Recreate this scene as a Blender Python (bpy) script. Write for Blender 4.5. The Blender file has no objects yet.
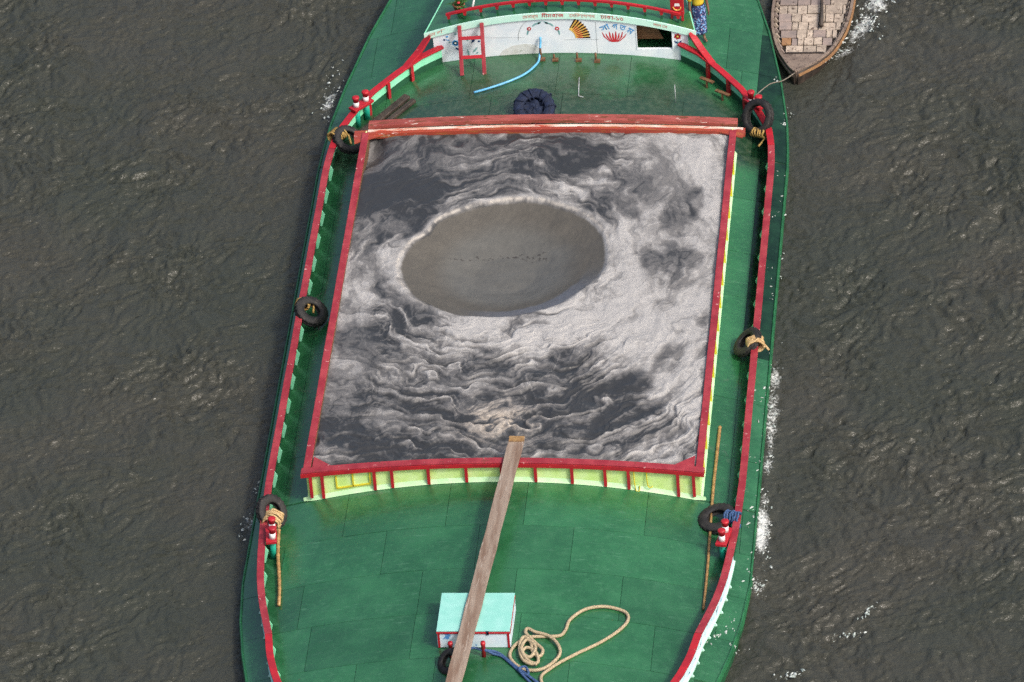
import bpy, math, random
import numpy as np
from mathutils import Vector, Matrix

random.seed(7)
SC = bpy.context.scene
COL = SC.collection

# ------------------------------------------------------------------ camera
cam = bpy.data.cameras.new('camera')
camo = bpy.data.objects.new('camera', cam)
COL.objects.link(camo)
cam.sensor_width = 36.0
cam.lens = 242.6
cam.clip_start = 1.0
cam.clip_end = 9000.0
_f = Vector((-0.10545965, 0.80211393, -0.58778525))
_r = Vector((0.99441297, 0.08233302, -0.06606151))
_u = Vector((0.00459473, 0.5914681, 0.80631531))
camo.matrix_world = Matrix(((_r.x, _u.x, -_f.x, 17.39273), (_r.y, _u.y, -_f.y, -128.53927),
                            (_r.z, _u.z, -_f.z, 99.20248), (0, 0, 0, 1)))
SC.camera = camo
SC.cycles.use_denoising = False

# ------------------------------------------------------------------ sky, sun, exposure
SUN_EL = math.radians(48)
SUN_DIR = Vector((0.80, -0.55, 0.0)).normalized()          # horizontal direction towards the sun
world = bpy.data.worlds.new('World')
SC.world = world
world.use_nodes = True
wn = world.node_tree.nodes
sky = wn.new('ShaderNodeTexSky')
sky.sky_type = 'NISHITA'
sky.sun_disc = False
sky.sun_elevation = SUN_EL
sky.sun_rotation = math.atan2(SUN_DIR.x, SUN_DIR.y)
sky.air_density = 1.0
sky.dust_density = 7.0
sky.ozone_density = 1.0
world.node_tree.links.new(sky.outputs[0], wn['Background'].inputs[0])
wn['Background'].inputs[1].default_value = 0.15
sun = bpy.data.lights.new('sun', 'SUN')
sun.energy = 1.7
sun.angle = math.radians(7)
sun.color = (1.0, 0.965, 0.92)
suno = bpy.data.objects.new('sun', sun)
COL.objects.link(suno)
sd = Vector((SUN_DIR.x * math.cos(SUN_EL), SUN_DIR.y * math.cos(SUN_EL), math.sin(SUN_EL)))
suno.rotation_euler = sd.to_track_quat('Z', 'Y').to_euler()
suno.location = (30, -20, 40)
SC.view_settings.view_transform = 'Standard'
SC.view_settings.look = 'None'
SC.view_settings.gamma = 1.0
SC.view_settings.use_curve_mapping = False
SC.view_settings.exposure = 0.38

# ------------------------------------------------------------------ noise
def _hash(ix, iy, seed):
    h = (ix.astype(np.int64) * 374761393 + iy.astype(np.int64) * 668265263 + seed * 1442695041) & 0xffffffff
    h = ((h ^ (h >> 13)) * 1274126177) & 0xffffffff
    return ((h ^ (h >> 16)) & 0xffff).astype(np.float64) / 65535.0

def pn(x, y, seed=0):
    x0 = np.floor(x); y0 = np.floor(y); fx = x - x0; fy = y - y0
    def g(ax, ay):
        a = _hash(x0 + ax, y0 + ay, seed) * 2 * math.pi
        return np.cos(a) * (fx - ax) + np.sin(a) * (fy - ay)
    u = fx**3 * (fx * (fx * 6 - 15) + 10); v = fy**3 * (fy * (fy * 6 - 15) + 10)
    a = g(0, 0) * (1 - u) + g(1, 0) * u
    b = g(0, 1) * (1 - u) + g(1, 1) * u
    return (a * (1 - v) + b * v) * 1.4

def fbm(x, y, n=4, seed=0, gain=.5):
    s = 0; a = 1.0
    for i in range(n):
        s = s + a * pn(x * 2**i + 17.3 * i, y * 2**i - 9.1 * i, seed + i); a *= gain
    return s

def sstep(a, b, x):
    t = np.clip((x - a) / (b - a), 0, 1)
    return t * t * (3 - 2 * t)

# ------------------------------------------------------------------ materials
MATS = {}
def nodes_of(m):
    m.use_nodes = True
    nt = m.node_tree
    return nt, nt.nodes, nt.links, nt.nodes['Principled BSDF']

def noise_node(N, L, vec, scale, detail=4, rough=.55, dist=0.0):
    t = N.new('ShaderNodeTexNoise')
    t.inputs['Scale'].default_value = scale
    t.inputs['Detail'].default_value = detail
    t.inputs['Roughness'].default_value = rough
    t.inputs['Distortion'].default_value = dist
    if vec is not None: L.new(vec, t.inputs['Vector'])
    return t

def ramp(N, L, src, a, b):
    r = N.new('ShaderNodeMapRange')
    r.interpolation_type = 'SMOOTHSTEP'
    L.new(src, r.inputs['Value'])
    r.inputs['From Min'].default_value = a
    r.inputs['From Max'].default_value = b
    return r.outputs['Result']

def mix(N, L, fac, a, b):
    m = N.new('ShaderNodeMix'); m.data_type = 'RGBA'
    if isinstance(fac, (int, float)): m.inputs[0].default_value = fac
    else: L.new(fac, m.inputs[0])
    for s, k in ((a, 6), (b, 7)):
        if isinstance(s, tuple): m.inputs[k].default_value = (*s, 1)
        else: L.new(s, m.inputs[k])
    return m.outputs[2]

def mathn(N, L, op, a, b=None):
    m = N.new('ShaderNodeMath'); m.operation = op
    for i, s in enumerate((a, b)):
        if s is None: continue
        if isinstance(s, (int, float)): m.inputs[i].default_value = s
        else: L.new(s, m.inputs[i])
    return m.outputs[0]

def paint(name, col, col2, scale=3.0, rough=.45, chip=None, chip_at=.68, chip_scale=9.0, chip2=None, chip2_at=.72,
          bump=.15, bump_scale=25.0, stretch=(1, 1, 1), rnd=0.0, spec=.4):
    """worn paint: two shades, chips of another colour with a shape of their own, fine relief"""
    m = bpy.data.materials.new(name); MATS[name] = m
    nt, N, L, P = nodes_of(m)
    tc = N.new('ShaderNodeTexCoord')
    mp = N.new('ShaderNodeMapping'); mp.inputs['Scale'].default_value = stretch
    L.new(tc.outputs['Object'], mp.inputs['Vector'])
    v = mp.outputs[0]
    n1 = noise_node(N, L, v, scale, 6, .6)
    c = mix(N, L, ramp(N, L, n1.outputs[0], .35, .68), col, col2)
    if chip:
        n2 = noise_node(N, L, v, chip_scale, 7, .65, .4)
        c = mix(N, L, ramp(N, L, n2.outputs[0], chip_at, chip_at + .035), c, chip)
    if chip2:
        n3 = noise_node(N, L, v, chip_scale * .7, 7, .7, .8)
        c = mix(N, L, ramp(N, L, n3.outputs[0], chip2_at, chip2_at + .05), c, chip2)
    if rnd:
        oi = N.new('ShaderNodeObjectInfo')
        hs = N.new('ShaderNodeHueSaturation')
        L.new(c, hs.inputs['Color'])
        L.new(mathn(N, L, 'ADD', mathn(N, L, 'MULTIPLY', oi.outputs['Random'], rnd), 1 - rnd / 2), hs.inputs['Value'])
        c = hs.outputs[0]
    L.new(c, P.inputs['Base Color'])
    L.new(mathn(N, L, 'ADD', mathn(N, L, 'MULTIPLY', n1.outputs[0], .25), rough - .12), P.inputs['Roughness'])
    P.inputs['Specular IOR Level'].default_value = spec
    if bump:
        nb = noise_node(N, L, v, bump_scale, 5, .6)
        b = N.new('ShaderNodeBump'); b.inputs['Strength'].default_value = bump; b.inputs['Distance'].default_value = .02
        L.new(nb.outputs[0], b.inputs['Height']); L.new(b.outputs[0], P.inputs['Normal'])
    return m

RUST = (.16, .055, .022)
M_red = paint('crimson_rail_paint', (.23, .018, .028), (.32, .040, .050), 2.2, .45, (.50, .30, .28), .64, 9, (.13, .035, .02), .61)
M_redfresh = paint('bright_red_paint', (.40, .014, .022), (.29, .012, .022), 3, .40, (.45, .16, .14), .66, 10, (.12, .035, .02), .64)
M_redbeam = paint('rust_brown_beam_paint', (.22, .045, .035), (.34, .085, .07), 1.4, .55, (.62, .52, .46), .63, 4, (.14, .045, .02), .55, stretch=(.6, 3, 3))
M_redorange = paint('scraped_red_beam_paint', (.32, .055, .028), (.25, .04, .03), 1.5, .5, (.72, .66, .60), .62, 3.2, (.30, .10, .03), .56, stretch=(.5, 3, 3))
M_scraped = paint('scraped_pale_steel', (.70, .62, .55), (.50, .20, .12), 1.6, .5, (.42, .08, .05), .56, 2.2, stretch=(1, 3, 3))
M_lime = paint('lime_coaming_paint', (.50, .72, .22), (.60, .80, .36), 2.5, .5, (.42, .40, .04), .66, 3.0, (.30, .22, .08), .74)
M_limeflange = paint('pale_mint_flange_paint', (.42, .70, .38), (.52, .76, .46), 3, .5, (.2, .3, .12), .7, 8)
M_mint = paint('mint_paint', (.20, .66, .40), (.28, .70, .48), 3, .45, RUST, .72, 10)
M_mintpale = paint('pale_mint_paint', (.50, .82, .70), (.58, .86, .76), 3, .45, (.3, .4, .35), .74, 10)
M_yellow = paint('yellow_paint', (.62, .52, .03), (.5, .45, .03), 4, .5, RUST, .68, 12)
M_turq = paint('turquoise_paint', (.22, .53, .46), (.27, .57, .51), 3, .45, (.09, .25, .21), .66, 5, (.36, .56, .5), .66)
M_boxwhite = paint('pale_blue_white_paint', (.66, .76, .82), (.55, .70, .80), 5, .45, (.08, .25, .55), .60, 2.6)
M_white = paint('white_paint', (.74, .76, .76), (.66, .68, .68), 4, .5, RUST, .74, 10)
M_teal = paint('teal_paint', (.01, .30, .20), (.02, .36, .26), 5, .4)
M_paleblue = paint('pale_blue_bulwark_paint', (.52, .72, .80), (.62, .78, .84), 3, .5, (.03, .06, .12), .585, 5.0, (.10, .30, .60), .60)
M_hull = paint('hull_green_paint', (.012, .085, .035), (.02, .13, .05), 2.0, .35, (.22, .12, .03), .72, 5, (.55, .58, .56), .735)
M_seam = paint('deck_seam_grime', (.010, .060, .027), (.014, .080, .036), 5, .6)
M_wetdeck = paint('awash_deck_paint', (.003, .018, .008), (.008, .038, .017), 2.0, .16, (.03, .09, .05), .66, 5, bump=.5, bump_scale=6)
M_brace = paint('dark_green_paint', (.008, .06, .028), (.014, .085, .04), 3, .5)
M_black = paint('rubber', (.010, .010, .011), (.026, .025, .024), 5, .7, (.07, .06, .05), .64, 7, bump=.4, bump_scale=40)
M_dark = paint('interior_dark', (.012, .010, .008), (.02, .017, .012), 4, .8)
M_rust = paint('rusty_steel', (.09, .045, .022), (.17, .09, .04), 12, .7, (.3, .25, .16), .68, 14)
M_navy = paint('navy_cloth_rope', (.004, .009, .026), (.010, .02, .055), 14, .8, (.10, .14, .20), .66, 18, bump=.6, bump_scale=60)
M_bluerope = paint('blue_rope', (.02, .06, .17), (.06, .12, .25), 24, .75, (.2, .28, .36), .62, 30, bump=.8, bump_scale=120)
M_rope = paint('beige_rope', (.46, .38, .25), (.36, .29, .18), 16, .8, (.2, .15, .09), .66, 30, bump=.9, bump_scale=130)
M_ropey = paint('yellow_brown_rope', (.32, .20, .055), (.45, .30, .10), 22, .8, (.10, .06, .02), .6, 26, bump=.9, bump_scale=110)
M_ropestraw = paint('straw_rope', (.58, .42, .22), (.44, .28, .12), 18, .8, (.16, .09, .04), .62, 26, bump=.9, bump_scale=110)
M_towrope = paint('grey_tow_rope', (.16, .14, .11), (.22, .19, .15), 20, .8)
M_hose = paint('blue_hose', (.10, .36, .60), (.13, .42, .66), 8, .3)
M_bamboo = paint('bamboo', (.34, .21, .085), (.22, .12, .045), 8, .5, (.12, .07, .03), .66, 12, rnd=.2)
M_plank = paint('weathered_plank', (.27, .215, .17), (.16, .105, .075), 1.1, .7, (.12, .075, .05), .66, 3, (.36, .31, .26), .60, bump=.4, bump_scale=12, stretch=(5, .7, 2))
M_timber = paint('black_wet_timber', (.028, .022, .018), (.06, .045, .035), 2, .55, (.14, .09, .06), .66, 4, bump=.5, bump_scale=14, stretch=(3, 3, 3))
M_skiff = paint('skiff_weathered_wood', (.22, .17, .135), (.14, .105, .085), 4, .75, (.07, .05, .04), .58, 7, bump=.5, bump_scale=20)
M_skiffdark = paint('skiff_tarred_wood', (.022, .017, .014), (.05, .036, .028), 4, .6)
M_board = paint('floor_board_wood', (.42, .35, .28), (.28, .23, .185), 6, .75, (.12, .085, .065), .58, 10, bump=.4, bump_scale=18, rnd=.35)
M_boardgrey = paint('floor_board_grey_wood', (.20, .165, .15), (.28, .22, .19), 4, .75, (.08, .06, .05), .64, 7, bump=.4, bump_scale=18, rnd=.3)
M_boardtan = paint('floor_board_orange_wood', (.34, .19, .085), (.26, .14, .07), 4, .7, (.15, .08, .04), .62, 7, rnd=.3)
M_slat = paint('brown_slats', (.15, .075, .032), (.10, .05, .02), 4, .6, stretch=(1, 1, 4))
M_leaf = paint('plant_leaf', (.03, .10, .02), (.05, .15, .03), 8, .5, rnd=.3)
M_clay = paint('clay_pot', (.26, .10, .05), (.2, .08, .04), 6, .8)
M_skin = paint('skin', (.13, .065, .04), (.16, .08, .05), 6, .55)
M_hair = paint('hair', (.008, .007, .006), (.012, .01, .009), 20, .6)
M_shirt = paint('yellow_shirt_cloth', (.62, .46, .03), (.52, .38, .025), 5, .8, bump=.5, bump_scale=9)
M_decred = paint('red_lettering_paint', (.50, .02, .03), (.42, .03, .04), 8, .5)
M_decfade = paint('faded_red_lettering_paint', (.55, .17, .13), (.62, .30, .24), 14, .5)
M_decblue = paint('blue_lettering_paint', (.04, .24, .55), (.06, .32, .62), 8, .5)
M_decnavy = paint('navy_motif_paint', (.01, .03, .10), (.02, .06, .18), 8, .5)
M_decgreen = paint('grey_green_motif_paint', (.16, .36, .36), (.22, .42, .42), 8, .5)
M_decgrey = paint('grey_line_paint', (.38, .42, .44), (.46, .5, .52), 8, .5)
M_decblack = paint('black_motif_paint', (.02, .008, .006), (.05, .012, .01), 8, .5)
M_decyel = paint('yellow_motif_paint', (.72, .50, .12), (.66, .30, .05), 8, .5)
M_grime = paint('cement_patch', (.62, .65, .64), (.52, .54, .51), 8, .8, (.30, .34, .26), .62, 10)

# lungi: woven blue check
M_lungi = bpy.data.materials.new('blue_check_lungi_cloth')
nt, N, L, P = nodes_of(M_lungi)
tc = N.new('ShaderNodeTexCoord')
vo = N.new('ShaderNodeTexVoronoi'); vo.inputs['Scale'].default_value = 15
L.new(tc.outputs['Object'], vo.inputs['Vector'])
c1 = mix(N, L, ramp(N, L, vo.outputs['Distance'], .25, .5), (.16, .34, .62), (.012, .022, .10))
nn = noise_node(N, L, tc.outputs['Object'], 22, 2)
L.new(mix(N, L, ramp(N, L, nn.outputs[0], .60, .66), c1, (.55, .42, .58)), P.inputs['Base Color'])
P.inputs['Roughness'].default_value = .8

# painted steel deck: green, scuffed, greasy between the hold and the cabin
M_deck = bpy.data.materials.new('green_deck_paint')
nt, N, L, P = nodes_of(M_deck)
tc = N.new('ShaderNodeTexCoord'); v = tc.outputs['Object']
n1 = noise_node(N, L, v, .8, 7, .62)
n2 = noise_node(N, L, v, 6.0, 6, .7)
c = mix(N, L, ramp(N, L, n1.outputs[0], .32, .68), (.012, .084, .029), (.022, .125, .047))
c = mix(N, L, mathn(N, L, 'MULTIPLY', ramp(N, L, n2.outputs[0], .48, .75), .55), c, (.042, .155, .072))
sp = noise_node(N, L, v, 28, 3, .6)
c = mix(N, L, mathn(N, L, 'MULTIPLY', ramp(N, L, sp.outputs[0], .68, .74), .22), c, (.012, .03, .02))
sc2 = N.new('ShaderNodeMapping'); sc2.inputs['Scale'].default_value = (.6, 5, 1); sc2.inputs['Rotation'].default_value = (0, 0, .5)
L.new(v, sc2.inputs['Vector'])
sn = noise_node(N, L, sc2.outputs[0], 3.2, 6, .7)
c = mix(N, L, mathn(N, L, 'MULTIPLY', ramp(N, L, sn.outputs[0], .58, .70), .40), c, (.10, .24, .15))
sx = N.new('ShaderNodeSeparateXYZ'); L.new(v, sx.inputs[0])
inv = lambda q: mathn(N, L, 'SUBTRACT', 1.0, q)
abx = mathn(N, L, 'ABSOLUTE', sx.outputs[0])
g = mathn(N, L, 'MULTIPLY', ramp(N, L, sx.outputs[1], 13.4, 14.6), inv(ramp(N, L, sx.outputs[1], 17.5, 18.3)))
g = mathn(N, L, 'MULTIPLY', g, inv(ramp(N, L, mathn(N, L, 'ADD', abx, mathn(N, L, 'MULTIPLY', sx.outputs[1], 1.05)), 21.2, 21.9)))
gn = noise_node(N, L, v, .55, 5, .6)
gm = mathn(N, L, 'MULTIPLY', g, ramp(N, L, gn.outputs[0], .22, .50))
gm2 = mathn(N, L, 'MULTIPLY', gm, mathn(N, L, 'ADD', inv(ramp(N, L, sx.outputs[1], 15.0, 17.6)), .45))
gm2 = mathn(N, L, 'MINIMUM', gm2, .82)
gcol = mix(N, L, ramp(N, L, n2.outputs[0], .4, .65), (.012, .030, .016), (.036, .054, .034))
c = mix(N, L, gm2, c, gcol)
sdn = noise_node(N, L, v, 1.7, 8, .72, .6)
near = mathn(N, L, 'MULTIPLY', ramp(N, L, sx.outputs[1], -2.6, -.1), inv(ramp(N, L, sx.outputs[1], 15.0, 16.2)))
c = mix(N, L, mathn(N, L, 'MULTIPLY', mathn(N, L, 'MULTIPLY', near, ramp(N, L, sdn.outputs[0], .57, .70)), .45), c, (.10, .125, .095))
rs_ = noise_node(N, L, v, 3.3, 7, .7, .3)
c = mix(N, L, mathn(N, L, 'MULTIPLY', ramp(N, L, rs_.outputs[0], .69, .73), .55), c, (.085, .045, .02))
oi = N.new('ShaderNodeObjectInfo')
hs = N.new('ShaderNodeHueSaturation'); L.new(c, hs.inputs['Color'])
L.new(mathn(N, L, 'ADD', mathn(N, L, 'MULTIPLY', oi.outputs['Random'], .22), .89), hs.inputs['Value'])
L.new(hs.outputs[0], P.inputs['Base Color'])
L.new(mathn(N, L, 'ADD', mathn(N, L, 'MULTIPLY', n2.outputs[0], .35), .14), P.inputs['Roughness'])
P.inputs['Specular IOR Level'].default_value = .5
P.inputs['Coat Weight'].default_value = .55
L.new(mathn(N, L, 'ADD', mathn(N, L, 'MULTIPLY', ramp(N, L, n1.outputs[0], .4, .6), .22), .10), P.inputs['Coat Roughness'])
bn = noise_node(N, L, v, .9, 3, .5)
bf = noise_node(N, L, v, 30, 4, .6)
b1 = N.new('ShaderNodeBump'); b1.inputs['Strength'].default_value = .55; b1.inputs['Distance'].default_value = .10
L.new(bn.outputs[0], b1.inputs['Height'])
b2 = N.new('ShaderNodeBump'); b2.inputs['Strength'].default_value = .15; b2.inputs['Distance'].default_value = .01
L.new(bf.outputs[0], b2.inputs['Height']); L.new(b1.outputs[0], b2.inputs['Normal'])
L.new(b2.outputs[0], P.inputs['Normal'])

# white cabin front
M_wall = bpy.data.materials.new('white_cabin_paint')
nt, N, L, P = nodes_of(M_wall)
tc = N.new('ShaderNodeTexCoord'); v = tc.outputs['Object']
n1 = noise_node(N, L, v, 2.5, 6, .6)
c = mix(N, L, ramp(N, L, n1.outputs[0], .35, .7), (.74, .80, .84), (.62, .71, .78))
n2 = noise_node(N, L, v, 7, 6, .7)
c = mix(N, L, ramp(N, L, n2.outputs[0], .70, .76), c, (.42, .44, .40))
L.new(c, P.inputs['Base Color']); P.inputs['Roughness'].default_value = .5

# sand: colour from the wet/dry map on the mesh, grain from noise
M_sand = bpy.data.materials.new('river_sand')
nt, N, L, P = nodes_of(M_sand)
at = N.new('ShaderNodeAttribute'); at.attribute_name = 'dryness'
tc = N.new('ShaderNodeTexCoord'); v = tc.outputs['Object']
gr = noise_node(N, L, v, 30, 5, .8)
g2 = noise_node(N, L, v, 9, 5, .65)
hs = N.new('ShaderNodeHueSaturation'); L.new(at.outputs['Color'], hs.inputs['Color'])
L.new(mathn(N, L, 'ADD', mathn(N, L, 'MULTIPLY', mathn(N, L, 'SUBTRACT', mathn(N, L, 'ADD', mathn(N, L, 'MULTIPLY', gr.outputs[0], .75), mathn(N, L, 'MULTIPLY', g2.outputs[0], .45)), .60), mathn(N, L, 'ADD', mathn(N, L, 'MULTIPLY', at.outputs['Alpha'], .7), .18)), 1.0), hs.inputs['Value'])
L.new(hs.outputs[0], P.inputs['Base Color'])
L.new(mathn(N, L, 'ADD', mathn(N, L, 'MULTIPLY', at.outputs['Alpha'], .6), .32), P.inputs['Roughness'])
P.inputs['Specular IOR Level'].default_value = .35
bp = N.new('ShaderNodeBump'); bp.inputs['Strength'].default_value = .55; bp.inputs['Distance'].default_value = .03
L.new(mathn(N, L, 'MULTIPLY', gr.outputs[0], mathn(N, L, 'ADD', mathn(N, L, 'MULTIPLY', at.outputs['Alpha'], .75), .08)), bp.inputs['Height']); L.new(bp.outputs[0], P.inputs['Normal'])

# river water: murky, rippled, foam where the map says so
M_water = bpy.data.materials.new('murky_river_water')
nt, N, L, P = nodes_of(M_water)
tc = N.new('ShaderNodeTexCoord'); v = tc.outputs['Object']
at = N.new('ShaderNodeAttribute'); at.attribute_name = 'foam'
big = noise_node(N, L, v, .16, 4, .55)
murk = mix(N, L, ramp(N, L, big.outputs[0], .35, .68), (.036, .040, .031), (.045, .045, .036))
fo = noise_node(N, L, v, 7.5, 9, .78, 1.6)
fo2 = noise_node(N, L, v, 1.6, 4, .6, .6)
fv = mathn(N, L, 'ADD', mathn(N, L, 'MULTIPLY', fo.outputs[0], .8), mathn(N, L, 'MULTIPLY', fo2.outputs[0], .35))
thr = mathn(N, L, 'SUBTRACT', .87, mathn(N, L, 'MULTIPLY', at.outputs['Fac'], .36))
fm = ramp(N, L, mathn(N, L, 'SUBTRACT', fv, thr), 0.0, .16)
fm = mathn(N, L, 'MULTIPLY', fm, ramp(N, L, at.outputs['Fac'], .02, .15))
L.new(mix(N, L, fm, murk, (.52, .55, .54)), P.inputs['Base Color'])
L.new(mathn(N, L, 'ADD', mathn(N, L, 'MULTIPLY', fm, .45), .21), P.inputs['Roughness'])
P.inputs['IOR'].default_value = 1.33
mp = N.new('ShaderNodeMapping'); mp.inputs['Scale'].default_value = (1.0, 1.3, 1); mp.inputs['Rotation'].default_value = (0, 0, -.30)
L.new(v, mp.inputs['Vector'])
w1 = noise_node(N, L, mp.outputs[0], 9.0, 3, .60, .3)
b1 = N.new('ShaderNodeBump'); b1.inputs['Strength'].default_value = .8; b1.inputs['Distance'].default_value = .05
L.new(w1.outputs[0], b1.inputs['Height']); L.new(b1.outputs[0], P.inputs['Normal'])

# ------------------------------------------------------------------ object helpers
class MB:
    """collects faces for one mesh object"""
    def __init__(s): s.v = []; s.f = []
    def add(s, vs, fs):
        o = len(s.v); s.v += [tuple(p) for p in vs]; s.f += [tuple(i + o for i in f) for f in fs]; return s
    def box(s, c, d, R=None):
        x, y, z = d[0] / 2, d[1] / 2, d[2] / 2
        vs = [Vector(p) for p in ((-x,-y,-z),(x,-y,-z),(x,y,-z),(-x,y,-z),(-x,-y,z),(x,-y,z),(x,y,z),(-x,y,z))]
        if R is not None: vs = [R @ p for p in vs]
        return s.add([p + Vector(c) for p in vs], [(0,3,2,1),(4,5,6,7),(0,1,5,4),(1,2,6,5),(2,3,7,6),(3,0,4,7)])
    def beam(s, a, b, w, h, up=(0, 0, 1)):
        """rectangular bar from a to b, w across, h along up"""
        a = Vector(a); b = Vector(b); d = (b - a)
        t = d.normalized(); n = t.cross(Vector(up)).normalized(); q = n.cross(t)
        vs = []
        for p in (a, b):
            for i, j in ((-1,-1),(1,-1),(1,1),(-1,1)): vs.append(p + n * (w / 2 * i) + q * (h / 2 * j))
        return s.add(vs, [(0,1,2,3),(7,6,5,4),(0,4,5,1),(1,5,6,2),(2,6,7,3),(3,7,4,0)])
    def sweep(s, path, prof):
        """horizontal sweep: profile points (across, up) along a path; closed profile, capped"""
        P = [Vector(p) for p in path]; n = len(P); k = len(prof); vs = []; fs = []
        for i, p in enumerate(P):
            t = (P[min(i + 1, n - 1)] - P[max(i - 1, 0)]); t.z = 0; t.normalize()
            r = Vector((t.y, -t.x, 0))
            for a, u in prof: vs.append(p + r * a + Vector((0, 0, u)))
        for i in range(n - 1):
            for j in range(k):
                j2 = (j + 1) % k; fs.append((i*k+j, i*k+j2, (i+1)*k+j2, (i+1)*k+j))
        fs.append(tuple(reversed(range(k)))); fs.append(tuple(range((n-1)*k, n*k)))
        return s.add(vs, fs)
    def tube(s, path, r, seg=8, cap=True):
        P = [Vector(p) for p in path]; n = len(P); vs = []; fs = []; prev = None
        for i, p in enumerate(P):
            t = (P[min(i+1, n-1)] - P[max(i-1, 0)]).normalized()
            if prev is None:
                a = Vector((0,0,1)) if abs(t.z) < .9 else Vector((1,0,0)); nn = t.cross(a).normalized()
            else: nn = (prev - t * prev.dot(t)).normalized()
            prev = nn; bb = t.cross(nn); rr = r[i] if isinstance(r, (list, tuple)) else r
            for j in range(seg):
                an = 2 * math.pi * j / seg; vs.append(p + nn * (rr * math.cos(an)) + bb * (rr * math.sin(an)))
        for i in range(n-1):
            for j in range(seg):
                j2 = (j+1) % seg; fs.append((i*seg+j, i*seg+j2, (i+1)*seg+j2, (i+1)*seg+j))
        if cap: fs.append(tuple(reversed(range(seg)))); fs.append(tuple(range((n-1)*seg, n*seg)))
        return s.add(vs, fs)
    def lathe(s, prof, seg=16, c=(0,0,0), closed=False):
        c = Vector(c); k = len(prof); vs = []; fs = []
        for j in range(seg):
            an = 2*math.pi*j/seg
            for r, z in prof: vs.append(c + Vector((r*math.cos(an), r*math.sin(an), z)))
        m = k if closed else k - 1
        for j in range(seg):
            j2 = (j+1) % seg
            for i in range(m):
                i2 = (i+1) % k; fs.append((j*k+i, j2*k+i, j2*k+i2, j*k+i2))
        return s.add(vs, fs)
    def prism(s, poly, d):
        """polygon of 3D points pushed along d"""
        d = Vector(d); n = len(poly); vs = [Vector(p) for p in poly]; vs += [p + d for p in vs]
        fs = [tuple(range(n)), tuple(reversed(range(n, 2*n)))]
        fs += [(i, i+n, (i+1) % n + n, (i+1) % n) for i in range(n)]
        return s.add(vs, fs)
    def build(s, name, mat, parent=None, smooth=False, bevel=0.0):
        me = bpy.data.meshes.new(name); me.from_pydata([tuple(p) for p in s.v], [], s.f); me.update()
        return link(name, me, mat, parent, smooth, bevel)

def link(name, me, mat, parent=None, smooth=False, bevel=0.0):
    o = bpy.data.objects.new(name, me); COL.objects.link(o)
    if mat is not None and not me.materials: me.materials.append(mat)
    if smooth: me.polygons.foreach_set('use_smooth', [True] * len(me.polygons))
    if parent is not None:
        o.parent = parent
    if bevel:
        b = o.modifiers.new('bevel', 'BEVEL'); b.width = bevel; b.segments = 2; b.limit_method = 'ANGLE'
    return o

def tag(o, label=None, cat=None, group=None, kind=None):
    if label: o['label'] = label
    if cat: o['category'] = cat
    if group: o['group'] = group
    if kind: o['kind'] = kind
    return o

def empty(name, loc=(0, 0, 0)):
    o = bpy.data.objects.new(name, None); COL.objects.link(o); o.location = loc; o.empty_display_size = .3
    return o

def copy_tree(o, parent=None):
    c = o.copy(); COL.objects.link(c); c.parent = parent
    for ch in list(o.children): copy_tree(ch, c)
    return c

def smooth_path(pts, n=6):
    P = [Vector(p) for p in pts]; out = []
    for i in range(len(P) - 1):
        p0 = P[max(i-1, 0)]; p1 = P[i]; p2 = P[i+1]; p3 = P[min(i+2, len(P)-1)]
        for k in range(n):
            t = k / n
            out.append(.5 * ((2*p1) + (p2-p0)*t + (2*p0-5*p1+4*p2-p3)*t*t + (3*p1-p0-3*p2+p3)*t**3))
    out.append(P[-1]); return out

def grid_mesh(name, X, Y, Z):
    ny, nx = X.shape
    co = np.stack([X, Y, Z], -1).reshape(-1, 3).astype(np.float32)
    i = np.arange(ny*nx).reshape(ny, nx)
    q = np.stack([i[:-1, :-1], i[:-1, 1:], i[1:, 1:], i[1:, :-1]], -1).reshape(-1, 4).astype(np.int32)
    me = bpy.data.meshes.new(name)
    me.vertices.add(len(co)); me.vertices.foreach_set('co', co.ravel())
    me.loops.add(q.size); me.loops.foreach_set('vertex_index', q.ravel())
    me.polygons.add(len(q)); me.polygons.foreach_set('loop_start', np.arange(0, q.size, 4, dtype=np.int32))
    me.polygons.foreach_set('loop_total', np.full(len(q), 4, np.int32))
    me.polygons.foreach_set('use_smooth', np.ones(len(q), bool))
    me.update(calc_edges=True)
    return me

# ------------------------------------------------------------------ boat geometry (x starboard, y towards the stern, z up)
HW = [(-14, .3), (-13, 1.6), (-12, 2.6), (-10.5, 3.75), (-9, 4.55), (-7.5, 5.12), (-6.6, 5.40), (-5.5, 5.63), (-4.2, 5.83),
      (-2.7, 5.95), (0, 5.95), (14.2, 5.95), (15, 5.92), (16.2, 5.84), (17.8, 5.62), (20, 5.2), (21.7, 4.75), (25, 3.9), (28, 3.0), (30, 2.3)]
_hy = [a for a, b in HW]; _hx = [b for a, b in HW]
def hw(y): return float(np.interp(y, _hy, _hx))
def zd(x): return .95 - .027 * x * x
WATER_Z = -.17

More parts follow.
